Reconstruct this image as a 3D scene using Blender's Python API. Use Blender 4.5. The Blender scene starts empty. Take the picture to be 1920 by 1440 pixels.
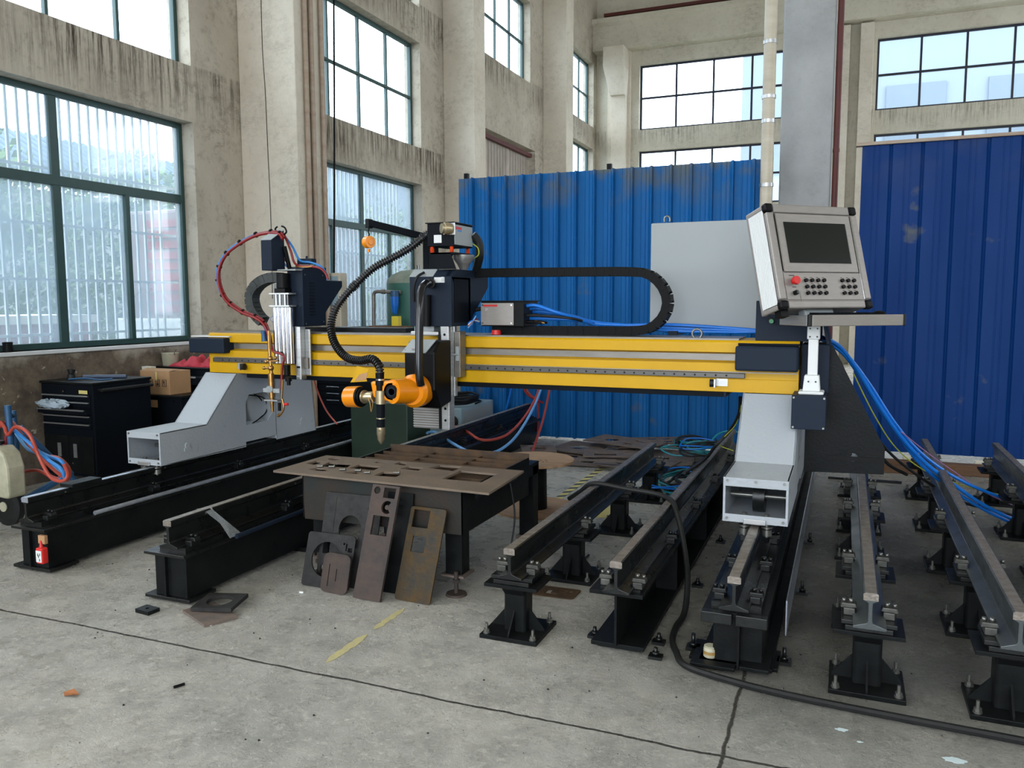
import bpy, bmesh, math, random
import numpy as np
from mathutils import Vector, Matrix
random.seed(7)
SC = bpy.context.scene
COL = SC.collection
PI = math.pi

# ------------------------------------------------------------------ camera
F_PX = 1524.25
PITCH, YAW, ROLL = math.radians(5.800), math.radians(-22.303), math.radians(-0.168)
EYE = Vector((0, 0, 1.6))
_F = Vector((math.sin(YAW)*math.cos(PITCH), math.cos(YAW)*math.cos(PITCH), -math.sin(PITCH)))
_R0 = Vector((math.cos(YAW), -math.sin(YAW), 0))
_U0 = _R0.cross(_F)
_R = _R0*math.cos(ROLL) + _U0*math.sin(ROLL)
_U = -_R0*math.sin(ROLL) + _U0*math.cos(ROLL)
cam = bpy.data.cameras.new('camera')
cam.sensor_fit = 'HORIZONTAL'; cam.sensor_width = 36; cam.lens = F_PX/1920*36
cam.clip_start = .05; cam.clip_end = 300
cam_ob = bpy.data.objects.new('camera', cam); COL.objects.link(cam_ob)
cam_ob.matrix_world = Matrix(((_R.x, _U.x, -_F.x, EYE.x), (_R.y, _U.y, -_F.y, EYE.y), (_R.z, _U.z, -_F.z, EYE.z), (0, 0, 0, 1)))
SC.camera = cam_ob

def at(px, py, Y):            # point of the photo at world depth Y
    d = _F + _R*((px-960)/F_PX) - _U*((py-720)/F_PX)
    return EYE + d*(Y/d.y)
def atx(px, py, X):           # point of the photo on the plane x = X
    d = _F + _R*((px-960)/F_PX) - _U*((py-720)/F_PX)
    return EYE + d*(X/d.x)
def atz(px, py, Z):
    d = _F + _R*((px-960)/F_PX) - _U*((py-720)/F_PX)
    return EYE + d*((Z-EYE.z)/d.z)

# ------------------------------------------------------------------ light
SC.view_settings.view_transform = 'Standard'
SC.view_settings.look = 'None'
SC.view_settings.gamma = 1
SC.view_settings.use_curve_mapping = False
SC.view_settings.exposure = 0.0
SC.cycles.use_denoising = True
SC.cycles.max_bounces = 8
SC.cycles.diffuse_bounces = 5
SC.cycles.transparent_max_bounces = 12
SC.cycles.caustics_reflective = False
SC.cycles.caustics_refractive = False
SC.cycles.sample_clamp_indirect = 6
w = bpy.data.worlds.new('overcast'); SC.world = w; w.use_nodes = True
nt = w.node_tree; bgn = nt.nodes['Background']
SKY = 8.0
tc = nt.nodes.new('ShaderNodeTexCoord'); sp = nt.nodes.new('ShaderNodeSeparateXYZ')
rp = nt.nodes.new('ShaderNodeValToRGB')
nt.links.new(tc.outputs['Generated'], sp.inputs[0]); nt.links.new(sp.outputs[2], rp.inputs[0])
rp.color_ramp.elements[0].position = 0.0; rp.color_ramp.elements[0].color = (.80, .88, 1.0, 1)
rp.color_ramp.elements[1].position = .6; rp.color_ramp.elements[1].color = (.93, .97, 1.0, 1)
nt.links.new(rp.outputs[0], bgn.inputs[0]); bgn.inputs[1].default_value = SKY

def portal(name, loc, rot, sx, sy):
    l = bpy.data.lights.new(name, 'AREA'); l.shape = 'RECTANGLE'; l.size = sx; l.size_y = sy
    l.cycles.is_portal = True
    o = bpy.data.objects.new(name, l); o.location = loc; o.rotation_euler = rot; COL.objects.link(o)
LEFT_X = -6.6
BACK_Y = 22.3

# ------------------------------------------------------------------ helpers
def lin(c):
    if isinstance(c, str):
        c = [int(c[i:i+2], 16)/255 for i in (0, 2, 4)]
    else:
        c = [v/255 for v in c]
    return tuple([v/12.92 if v <= .04045 else ((v+.055)/1.055)**2.4 for v in c] + [1])

def mat(name, col, rough=.5, metal=0.0, col2=None, scale=8.0, amt=.5, bump=0.0, bscale=40.0, rvar=0.0, stretch=None, world=False, spec=None):
    m = bpy.data.materials.new(name); m.use_nodes = True
    t = m.node_tree; n = t.nodes; b = n['Principled BSDF']
    c1 = lin(col) if not (isinstance(col, tuple) and len(col) == 4) else col
    b.inputs['Base Color'].default_value = c1
    b.inputs['Roughness'].default_value = rough
    b.inputs['Metallic'].default_value = metal
    if spec is not None: b.inputs['Specular IOR Level'].default_value = spec
    if world:
        g = n.new('ShaderNodeNewGeometry'); vec = g.outputs['Position']
    else:
        g = n.new('ShaderNodeTexCoord'); vec = g.outputs['Object']
    if stretch:
        mp = n.new('ShaderNodeMapping'); mp.inputs['Scale'].default_value = stretch
        t.links.new(vec, mp.inputs[0]); vec = mp.outputs[0]
    if col2 is not None or rvar:
        no = n.new('ShaderNodeTexNoise'); no.inputs['Scale'].default_value = scale
        no.inputs['Detail'].default_value = 8; no.inputs['Roughness'].default_value = .65
        t.links.new(vec, no.inputs['Vector'])
        rm = n.new('ShaderNodeMapRange'); rm.inputs[1].default_value = .5-amt*.5; rm.inputs[2].default_value = .5+amt*.5
        rm.clamp = True
        t.links.new(no.outputs[0], rm.inputs[0])
        if col2 is not None:
            mx = n.new('ShaderNodeMix'); mx.data_type = 'RGBA'
            mx.inputs[6].default_value = c1
            mx.inputs[7].default_value = lin(col2) if not (isinstance(col2, tuple) and len(col2) == 4) else col2
            t.links.new(rm.outputs[0], mx.inputs[0]); t.links.new(mx.outputs[2], b.inputs['Base Color'])
        if rvar:
            r2 = n.new('ShaderNodeMapRange'); r2.inputs[3].default_value = max(0, rough-rvar); r2.inputs[4].default_value = min(1, rough+rvar)
            t.links.new(rm.outputs[0], r2.inputs[0]); t.links.new(r2.outputs[0], b.inputs['Roughness'])
    if bump:
        nb = n.new('ShaderNodeTexNoise'); nb.inputs['Scale'].default_value = bscale; nb.inputs['Detail'].default_value = 6
        t.links.new(vec, nb.inputs['Vector'])
        bp = n.new('ShaderNodeBump'); bp.inputs['Strength'].default_value = bump; bp.inputs['Distance'].default_value = .01
        t.links.new(nb.outputs[0], bp.inputs['Height']); t.links.new(bp.outputs[0], b.inputs['Normal'])
    return m

ROOT_LOC = {}
class MB:
    def __init__(s): s.bm = bmesh.new()
    def _add(s, vs, fs, smooth=False):
        v = [s.bm.verts.new(Vector(p)) for p in vs]
        for f in fs:
            try:
                ff = s.bm.faces.new([v[i] for i in f]); ff.smooth = smooth
            except ValueError: pass
        return s
    def box(s, x0, x1, y0, y1, z0, z1, M=None):
        vs = [Vector((x, y, z)) for z in (z0, z1) for y in (y0, y1) for x in (x0, x1)]
        if M is not None: vs = [M @ v for v in vs]
        return s._add(vs, [(0, 2, 3, 1), (4, 5, 7, 6), (0, 1, 5, 4), (2, 6, 7, 3), (0, 4, 6, 2), (1, 3, 7, 5)])
    def hexa(s, bottom, top):
        return s._add(list(bottom)+list(top), [(3, 2, 1, 0), (4, 5, 6, 7), (0, 1, 5, 4), (1, 2, 6, 5), (2, 3, 7, 6), (3, 0, 4, 7)])
    def prism(s, poly, vec, smooth=False):      # poly: list of 3D points, extruded by vec
        n = len(poly); a = [Vector(p) for p in poly]; b = [p+Vector(vec) for p in a]
        fs = [tuple(range(n)), tuple(range(2*n-1, n-1, -1))]
        fs += [(i, i+n, (i+1) % n+n, (i+1) % n) for i in range(n)]
        return s._add(a+b, fs, smooth)
    def px(s, poly, x0, x1): return s.prism([(x0, y, z) for y, z in poly], (x1-x0, 0, 0))
    def py(s, poly, y0, y1): return s.prism([(x, y0, z) for x, z in poly], (0, y1-y0, 0))
    def pz(s, poly, z0, z1): return s.prism([(x, y, z0) for x, y in poly], (0, 0, z1-z0))
    def cyl(s, p0, p1, r0, r1=None, n=20, caps=True):
        r1 = r0 if r1 is None else r1
        p0, p1 = Vector(p0), Vector(p1); d = (p1-p0)
        if d.length < 1e-9: return s
        d.normalize(); a = d.orthogonal().normalized(); b = d.cross(a)
        vs = [p0+(a*math.cos(2*PI*i/n)+b*math.sin(2*PI*i/n))*r0 for i in range(n)] + [p1+(a*math.cos(2*PI*i/n)+b*math.sin(2*PI*i/n))*r1 for i in range(n)]
        vv = [s.bm.verts.new(v) for v in vs]
        for i in range(n):
            f = s.bm.faces.new([vv[i], vv[(i+1) % n], vv[(i+1) % n+n], vv[i+n]]); f.smooth = True
        if caps:
            s.bm.faces.new(vv[:n][::-1]); s.bm.faces.new(vv[n:])
        return s
    def lathe(s, p, axis, prof, n=24):          # prof: (distance along axis, radius)
        p = Vector(p); d = Vector(axis).normalized(); a = d.orthogonal().normalized(); b = d.cross(a)
        rings = []
        for (h, r) in prof:
            rings.append([s.bm.verts.new(p+d*h+(a*math.cos(2*PI*i/n)+b*math.sin(2*PI*i/n))*max(r, 1e-4)) for i in range(n)])
        for k in range(len(rings)-1):
            for i in range(n):
                f = s.bm.faces.new([rings[k][i], rings[k][(i+1) % n], rings[k+1][(i+1) % n], rings[k+1][i]]); f.smooth = True
        s.bm.faces.new(rings[0][::-1]); s.bm.faces.new(rings[-1])
        return s
    def tube(s, pts, r, n=10, sub=6, rib=None, closed=False):
        P = spline(pts, sub) if sub > 1 else [Vector(p) for p in pts]
        if rib:                                  # resample finely and modulate the radius
            P = resample(P, rib[0]/4)
        N = len(P); up = None; rings = []
        for i in range(N):
            t = (P[min(i+1, N-1)]-P[max(i-1, 0)])
            if t.length < 1e-9: t = Vector((0, 0, 1))
            t.normalize()
            if up is None: up = t.orthogonal().normalized()
            up = (up - t*up.dot(t));
            if up.length < 1e-6: up = t.orthogonal()
            up.normalize(); b = t.cross(up)
            rr = r(i/(N-1)) if callable(r) else r
            if rib: rr += rib[1]*(1 if i % 4 in (1, 2) else -1)*.5
            rings.append([s.bm.verts.new(P[i]+(up*math.cos(2*PI*k/n)+b*math.sin(2*PI*k/n))*rr) for k in range(n)])
        for i in range(N-1):
            for k in range(n):
                f = s.bm.faces.new([rings[i][k], rings[i][(k+1) % n], rings[i+1][(k+1) % n], rings[i+1][k]]); f.smooth = True
        s.bm.faces.new(rings[0][::-1]); s.bm.faces.new(rings[-1])
        return s
    def ball(s, c, r, sc=(1, 1, 1), n=12):
        prof = [(-math.cos(PI*i/n)*r, math.sin(PI*i/n)*r) for i in range(n+1)]
        k = len(s.bm.verts); s.bm.verts.ensure_lookup_table()
        s.lathe((0, 0, 0), (0, 0, 1), prof, n=n*2)
        s.bm.verts.ensure_lookup_table()
        for v in s.bm.verts[k:]: v.co = Vector((v.co.x*sc[0], v.co.y*sc[1], v.co.z*sc[2]))+Vector(c)
        return s
    def hexnut(s, p, axis, r, h): return s.cyl(p, Vector(p)+Vector(axis).normalized()*h, r, n=6)
    def mesh(s, me):
        s.bm.from_mesh(me); return s
    def build(s, name, m, parent=None, bevel=0, local=False, smooth=False):
        bmesh.ops.recalc_face_normals(s.bm, faces=s.bm.faces[:])
        if parent is not None:
            off = Vector((0, 0, 0)) if local else ROOT_LOC.get(parent, Vector((0, 0, 0)))
        else:
            vs = [v.co for v in s.bm.verts]
            lo = [min(v[i] for v in vs) for i in range(3)]; hi = [max(v[i] for v in vs) for i in range(3)]
            off = Vector(((lo[0]+hi[0])/2, (lo[1]+hi[1])/2, lo[2]))
            if local: off = Vector((0, 0, 0))
        for e in s.bm.edges:
            if len(e.link_faces) == 2 and e.calc_face_angle(0) > .65: e.smooth = False
        for v in s.bm.verts: v.co -= off
        me = bpy.data.meshes.new(name); s.bm.to_mesh(me); s.bm.free()
        if smooth:
            for p in me.polygons: p.use_smooth = True
        me.materials.append(m)
        o = bpy.data.objects.new(name, me); COL.objects.link(o)
        if parent is not None:
            o.parent = parent; ROOT_LOC[o] = off
        else:
            o.location = off; ROOT_LOC[o] = off
        if bevel:
            bv = o.modifiers.new('bevel', 'BEVEL'); bv.width = bevel; bv.segments = 2; bv.limit_method = 'ANGLE'; bv.angle_limit = .6
        return o

def spline(pts, sub=6):
    P = [Vector(p) for p in pts]
    if len(P) < 3: return P
    out = []
    for i in range(len(P)-1):
        p0 = P[max(i-1, 0)]; p1 = P[i]; p2 = P[i+1]; p3 = P[min(i+2, len(P)-1)]
        for k in range(sub):
            t = k/sub
            out.append(.5*((2*p1)+(-p0+p2)*t+(2*p0-5*p1+4*p2-p3)*t*t+(-p0+3*p1-3*p2+p3)*t**3))
    out.append(P[-1]); return out
def resample(P, step):
    out = [P[0]]; acc = 0
    for i in range(1, len(P)):
        a, b = P[i-1], P[i]; L = (b-a).length
        while acc+L >= step and L > 0:
            t = (step-acc)/L; a = a+(b-a)*t; out.append(a.copy()); L = (b-a).length; acc = 0
        acc += L
    return out

def tag(o, label=None, cat=None, group=None, kind=None):
    if label: o['label'] = label
    if cat: o['category'] = cat
    if group: o['group'] = group
    if kind: o['kind'] = kind
    return o
def thing(name, label, cat, loc=(0, 0, 0), group=None, kind=None, rotz=0, parent=None):
    o = bpy.data.objects.new(name, None); COL.objects.link(o); o.location = loc; o.rotation_euler = (0, 0, rotz)
    o.empty_display_size = .1
    ROOT_LOC[o] = Vector(loc)
    return tag(o, label, cat, group, kind)
def struct(o): o['kind'] = 'structure'; return o
def kids(o): return [c for c in COL.objects if c.parent == o]
def dup(root, loc, rotz=None, label=None, group=None):
    r = root.copy(); COL.objects.link(r); r.location = loc
    if rotz is not None: r.rotation_euler = (0, 0, rotz)
    if label: r['label'] = label
    if group: r['group'] = group
    for ch in kids(root):
        c = ch.copy(); COL.objects.link(c); c.parent = r
        for g in kids(ch):
            d = g.copy(); COL.objects.link(d); d.parent = c
    return r

def flat(outline, holes=(), t=.008):
    """2D outline with holes -> solid mesh of thickness t, lying in XY from z=0 to t"""
    cu = bpy.data.curves.new('tmp', 'CURVE'); cu.dimensions = '2D'; cu.fill_mode = 'BOTH'; cu.extrude = t/2
    for pts in [outline]+list(holes):
        s = cu.splines.new('POLY'); s.points.add(len(pts)-1); s.use_cyclic_u = True
        for i, p in enumerate(pts): s.points[i].co = (p[0], p[1], 0, 1)
    o = bpy.data.objects.new('tmp', cu); COL.objects.link(o)
    dg = bpy.context.evaluated_depsgraph_get()
    me = bpy.data.meshes.new_from_object(o.evaluated_get(dg))
    bpy.data.objects.remove(o); bpy.data.curves.remove(cu)
    for v in me.vertices: v.co.z += t/2
    return me
def circ(x, y, r, n=24, r2=None): return [(x+r*math.cos(2*PI*i/n), y+(r2 or r)*math.sin(2*PI*i/n)) for i in range(n)]
def rect(x0, x1, y0, y1, r=0):
    if not r: return [(x0, y0), (x1, y0), (x1, y1), (x0, y1)]
    out = []
    for cx, cy, a in ((x1-r, y0+r, -PI/2), (x1-r, y1-r, 0), (x0+r, y1-r, PI/2), (x0+r, y0+r, PI)):
        out += [(cx+r*math.cos(a+k*PI/12), cy+r*math.sin(a+k*PI/12)) for k in range(7)]
    return out
def arcslot(x, y, r, w_, a0, a1, n=14, asp=1.0):
    A = [a0+(a1-a0)*i/n for i in range(n+1)]
    return [(x+(r+w_/2)*math.cos(a), y+asp*(r+w_/2)*math.sin(a)) for a in A]+[(x+(r-w_/2)*math.cos(a), y+asp*(r-w_/2)*math.sin(a)) for a in A[::-1]]
def text_mesh(body, size, thick=.0008):
    cu = bpy.data.curves.new('tmp', 'FONT'); cu.body = body; cu.size = size; cu.extrude = thick; cu.align_x = 'CENTER'; cu.align_y = 'CENTER'
    o = bpy.data.objects.new('tmp', cu); COL.objects.link(o)
    dg = bpy.context.evaluated_depsgraph_get()
    me = bpy.data.meshes.new_from_object(o.evaluated_get(dg))
    bpy.data.objects.remove(o); bpy.data.curves.remove(cu)
    return me
def xf(me, M):
    me.transform(M); return me
def frame(o, xd, yd):
    """matrix: local x -> xd, local y -> yd, origin o"""
    x = Vector(xd).normalized(); y = Vector(yd).normalized(); z = x.cross(y)
    return Matrix(((x.x, y.x, z.x, o[0]), (x.y, y.y, z.y, o[1]), (x.z, y.z, z.z, o[2]), (0, 0, 0, 1)))

# ------------------------------------------------------------------ materials
M = {}
M['navy'] = mat('navy_paint', (30, 39, 52), .45, bump=.08, bscale=500, spec=.10)
M['navy_dark'] = mat('dark_panel', (17, 21, 26), .5, bump=.05, bscale=300, spec=.06)
M['black'] = mat('black_paint', (14, 16, 17), .36, col2=(28, 30, 30), scale=9, bump=.1, bscale=60, rvar=.12, spec=.10)
M['black_plastic'] = mat('black_plastic', (12, 12, 13), .42, spec=.14)
M['rubber'] = mat('rubber', (20, 21, 22), .5, col2=(32, 33, 32), scale=30, spec=.3)
M['oily'] = mat('oily_steel', (18, 20, 20), .30, metal=.35, col2=(32, 34, 33), scale=9, bump=.08, bscale=60, rvar=.08)
M['rail_top'] = mat('rail_steel', (150, 142, 132), .42, metal=.4, col2=(96, 88, 80), scale=26, bump=.25, bscale=90, rvar=.15)
M['rail_blue'] = mat('machined_steel', (206, 214, 226), .38, metal=.75, col2=(150, 154, 164), scale=10)
M['pol'] = mat('aluminium', (190, 192, 192), .32, metal=.75, col2=(160, 160, 158), scale=5, stretch=(1, 1, 12))
M['chrome'] = mat('chrome', (215, 216, 220), .12, metal=1.0)
M['bolt'] = mat('bolt_steel', (126, 126, 120), .38, metal=.8)
M['beamsteel'] = mat('brushed_plate', (112, 108, 102), .38, metal=.5, col2=(140, 135, 127), scale=3, stretch=(1, 8, 8))
M['yellow'] = mat('yellow_paint', (206, 160, 6), .38, col2=(194, 148, 6), scale=3, spec=.3)
M['leg'] = mat('grey_leg_paint', (162, 168, 173), .34, bump=.22, bscale=55, rvar=.1)
M['cab'] = mat('cabinet_grey', (152, 158, 159), .5, bump=.03, bscale=400, spec=.3)
M['white'] = mat('white_paint', (212, 214, 212), .45)
M['alu'] = mat('anodised_frame', (150, 144, 138), .42, metal=.35, stretch=(1, 1, 6), col2=(138, 133, 128), scale=12)
M['screen'] = mat('screen_glass', (22, 26, 26), .12)
M['orange'] = mat('orange_paint', (236, 146, 14), .25, col2=(222, 128, 10), scale=4)
M['brass'] = mat('brass', (190, 150, 90), .3, metal=.9, col2=(150, 108, 60), scale=30)
M['champ'] = mat('champagne_metal', (196, 182, 150), .3, metal=.8)
M['red'] = mat('red_plastic', (200, 30, 26), .4)
M['hose_red'] = mat('red_hose', (128, 24, 26), .35)
M['hose_orange'] = mat('orange_hose', (168, 66, 50), .45)
M['hose_blue'] = mat('blue_hose', (40, 120, 190), .4)
M['hose_lblue'] = mat('pale_blue_hose', (110, 165, 220), .4)
M['cable_blue'] = mat('blue_cable', (14, 110, 205), .35)
M['cable_teal'] = mat('teal_cable', (24, 130, 140), .4)
M['green'] = mat('green_button', (20, 120, 70), .35)
M['ygreen'] = mat('earth_wire', (160, 170, 50), .5)
M['pink'] = mat('pink_wire', (150, 110, 150), .5)
M['rust'] = mat('rusty_plate', (126, 108, 96), .6, metal=.1, col2=(88, 82, 78), scale=7, amt=.5, bump=.2, bscale=50, rvar=.15)
M['rust_edge'] = mat('rusty_slat', (92, 66, 38), .75, col2=(42, 34, 26), scale=9, bump=.4, bscale=50)
M['sheet'] = mat('top_sheet', (90, 83, 76), .5, metal=.1, spec=.3, col2=(128, 110, 92), scale=5, amt=.6, bump=.2, bscale=40, rvar=.15)
M['mill'] = mat('mill_scale_plate', (52, 50, 50), .6, metal=.1, spec=.2, col2=(84, 70, 62), scale=7, amt=.4, bump=.2, bscale=40, rvar=.15)
M['mill_g'] = mat('oiled_mottled_plate', (42, 44, 41), .55, metal=.1, spec=.2, col2=(78, 60, 34), scale=14, amt=.35, bump=.35, bscale=40, rvar=.2)
M['mill_b'] = mat('blue_grey_plate', (54, 53, 52), .6, metal=.1, spec=.2, col2=(38, 38, 38), scale=24, amt=.4, bump=.2, bscale=40)
M['tablepaint'] = mat('table_grey_green', (36, 42, 41), .55, spec=.2, col2=(52, 43, 36), scale=4, amt=.35, bump=.15, bscale=50)
M['wood'] = mat('plywood', (172, 140, 108), .7, col2=(128, 98, 70), scale=5, stretch=(1, 5, 1), bump=.2, bscale=30)
M['timber'] = mat('timber', (120, 88, 62), .75, col2=(84, 60, 44), scale=6, stretch=(1, 6, 6), bump=.3, bscale=40)
M['card'] = mat('cardboard', (178, 138, 98), .8, col2=(160, 122, 84), scale=8)
M['ink'] = mat('dark_ink', (50, 40, 34), .8)
M['cloth_red'] = mat('red_cloth', (190, 60, 72), .9, col2=(165, 44, 58), scale=6)
M['tank'] = mat('tank_green', (44, 98, 84), .4, col2=(60, 100, 88), scale=3)
M['tank_top'] = mat('dusty_tank_top', (150, 148, 134), .7, col2=(90, 112, 98), scale=5)
M['dgreen'] = mat('dark_green_paint', (36, 58, 40), .5, col2=(28, 44, 34), scale=4)
M['welder'] = mat('welder_blue_grey', (140, 162, 172), .5)
M['trolley'] = mat('trolley_blue', (30, 84, 128), .45, col2=(28, 66, 98), scale=10)
M['can'] = mat('dirty_jerrycan', (186, 182, 158), .5, col2=(140, 138, 116), scale=7)
M['filter'] = mat('clear_blue_bowl', (20, 100, 190), .2)
M['pvc'] = mat('pvc_pipe', (206, 198, 178), .4, col2=(170, 158, 136), scale=1.6, stretch=(1, 1, 3))
M['redpipe'] = mat('oxide_red_pipe', (92, 32, 26), .6, col2=(70, 30, 26), scale=6)
M['conduit'] = mat('old_conduit', (150, 124, 104), .6, col2=(170, 158, 140), scale=3, stretch=(1, 1, 3))
M['plasticbag'] = mat('clear_film', (190, 205, 215), .2)
M['frame_g'] = mat('green_window_frame', (28, 62, 60), .45, col2=(44, 72, 68), scale=12)
M['frame_d'] = mat('dark_window_frame', (22, 28, 44), .5)
M['grille'] = mat('white_grille', (200, 205, 206), .5)
M['tape_y'] = mat('worn_yellow', (205, 192, 120), .7)
M['tape_k'] = mat('worn_dark_tape', (84, 84, 80), .7)
M['tile'] = mat('white_tile', (206, 202, 184), .3)

def film_mat():
    m = bpy.data.materials.new('cling_film'); m.use_nodes = True
    t = m.node_tree; n = t.nodes; b = n['Principled BSDF']; out = n['Material Output']
    b.inputs['Base Color'].default_value = (.75, .8, .82, 1); b.inputs['Roughness'].default_value = .15
    tr = n.new('ShaderNodeBsdfTransparent'); mx = n.new('ShaderNodeMixShader'); mx.inputs[0].default_value = .13
    t.links.new(tr.outputs[0], mx.inputs[1]); t.links.new(b.outputs[0], mx.inputs[2]); t.links.new(mx.outputs[0], out.inputs[0])
    return m
M['film'] = film_mat()

def glass_mat(name, dust, tint=(.92, .97, 1.0), dcol=(.32, .40, .46)):
    m = bpy.data.materials.new(name); m.use_nodes = True
    t = m.node_tree; n = t.nodes; out = n['Material Output']; n.remove(n['Principled BSDF'])
    tr = n.new('ShaderNodeBsdfTransparent'); tr.inputs[0].default_value = (*tint, 1)
    tl = n.new('ShaderNodeBsdfTranslucent'); tl.inputs[0].default_value = (*dcol, 1)
    gl = n.new('ShaderNodeBsdfGlossy'); gl.inputs['Roughness'].default_value = .05
    g = n.new('ShaderNodeNewGeometry'); no = n.new('ShaderNodeTexNoise'); no.inputs['Scale'].default_value = 1.3; no.inputs['Detail'].default_value = 6
    t.links.new(g.outputs['Position'], no.inputs['Vector'])
    mr = n.new('ShaderNodeMapRange'); mr.inputs[1].default_value = .35; mr.inputs[2].default_value = .65
    mr.inputs[3].default_value = dust*.7; mr.inputs[4].default_value = dust*1.3
    t.links.new(no.outputs[0], mr.inputs[0])
    mx = n.new('ShaderNodeMixShader'); t.links.new(mr.outputs[0], mx.inputs[0]); t.links.new(tr.outputs[0], mx.inputs[1]); t.links.new(tl.outputs[0], mx.inputs[2])
    m2 = n.new('ShaderNodeMixShader'); m2.inputs[0].default_value = .04
    t.links.new(mx.outputs[0], m2.inputs[1]); t.links.new(gl.outputs[0], m2.inputs[2]); t.links.new(m2.outputs[0], out.inputs[0])
    return m
M['glass_lo'] = glass_mat('dusty_glass', .40)
M['glass_hi'] = glass_mat('window_glass', .06)

def wall_mat(name, base, base2, streaks=(), low=None, dirt=.5, lowz=1.15):
    """plaster: mottled base, dark run-off streaks in the z bands given, darker dado below lowz"""
    m = bpy.data.materials.new(name); m.use_nodes = True
    t = m.node_tree; n = t.nodes; L = t.links; b = n['Principled BSDF']; b.inputs['Roughness'].default_value = .85
    b.inputs['Specular IOR Level'].default_value = .2
    g = n.new('ShaderNodeNewGeometry'); P = g.outputs['Position']
    def noise(scale, detail=8, stretch=None, rough=.6):
        v = P
        if stretch:
            mp = n.new('ShaderNodeMapping'); mp.inputs['Scale'].default_value = stretch; L.new(P, mp.inputs[0]); v = mp.outputs[0]
        o = n.new('ShaderNodeTexNoise'); o.inputs['Scale'].default_value = scale; o.inputs['Detail'].default_value = detail; o.inputs['Roughness'].default_value = rough
        L.new(v, o.inputs['Vector']); return o.outputs[0]
    def rng(v, a, b_, c=0, d=1):
        o = n.new('ShaderNodeMapRange'); o.inputs[1].default_value = a; o.inputs[2].default_value = b_; o.inputs[3].default_value = c; o.inputs[4].default_value = d
        L.new(v, o.inputs[0]); return o.outputs[0]
    def math_(op, a, b_):
        o = n.new('ShaderNodeMath'); o.operation = op
        for i, v in enumerate((a, b_)):
            if isinstance(v, (int, float)): o.inputs[i].default_value = v
            else: L.new(v, o.inputs[i])
        return o.outputs[0]
    def mix(f, a, b_):
        o = n.new('ShaderNodeMix'); o.data_type = 'RGBA'; L.new(f, o.inputs[0])
        for i, v in ((6, a), (7, b_)):
            if isinstance(v, tuple): o.inputs[i].default_value = v
            else: L.new(v, o.inputs[i])
        return o.outputs[2]
    c = mix(rng(noise(1.2), .35, .7), lin(base), lin(base2))
    c = mix(rng(noise(9, 10, None, .75), .52, .72, 0, .45*dirt*2), c, lin((112, 102, 88)))
    # cobweb / grime patches
    c = mix(math_('MULTIPLY', rng(noise(.9, 3), .50, .62), rng(noise(7, 8, (1, 1, 1.6), .85), .46, .66, 0, 1.1*dirt)), c, lin((96, 84, 72)))
    sep = n.new('ShaderNodeSeparateXYZ'); L.new(P, sep.inputs[0]); z = sep.outputs[2]
    for (za, zb, s) in streaks:
        band = math_('MULTIPLY', rng(z, za-.03, za+.35), rng(z, zb, zb+.03, 1, 0))
        st = rng(noise(1.0, 5, (22, 22, 1.1), .8), .44, .60, 0, s)
        patch = rng(noise(.8, 3), .30, .55)
        c = mix(math_('MULTIPLY', math_('MULTIPLY', band, st), patch), c, lin((70, 60, 50)))
    if low:  # low band: dirt and shade together, painted into the plaster colour
        edge = math_('ADD', z, rng(noise(2.5, 6), 0, 1, -.25, .25))
        f = rng(edge, lowz-.08, lowz+.05, 1, 0)
        lc = mix(rng(noise(3.5, 8, None, .7), .42, .62), lin(low), lin((120, 108, 92)))
        lc = mix(rng(noise(12, 4), .66, .7), lc, lin((168, 158, 140)))
        c = mix(f, c, lc)
    L.new(c, b.inputs['Base Color'])
    bp = n.new('ShaderNodeBump'); bp.inputs['Strength'].default_value = .35; bp.inputs['Distance'].default_value = .02
    L.new(noise(14, 8), bp.inputs['Height']); L.new(bp.outputs[0], b.inputs['Normal'])
    return m
M['wall'] = wall_mat('stained_plaster', (190, 182, 166), (168, 158, 142), streaks=((3.5, 4.12, 1.0), (5.8, 6.4, .9)), low=(84, 74, 66), dirt=.65)
M['wall_b'] = wall_mat('back_plaster', (205, 200, 184), (190, 184, 166), streaks=((5.7, 6.25, .5),), dirt=.35)
M['pier'] = wall_mat('pier_plaster', (214, 206, 190), (200, 190, 172), dirt=.28)
M['cement'] = wall_mat('cement_column', (176, 178, 178), (150, 152, 152), dirt=.2)

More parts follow.
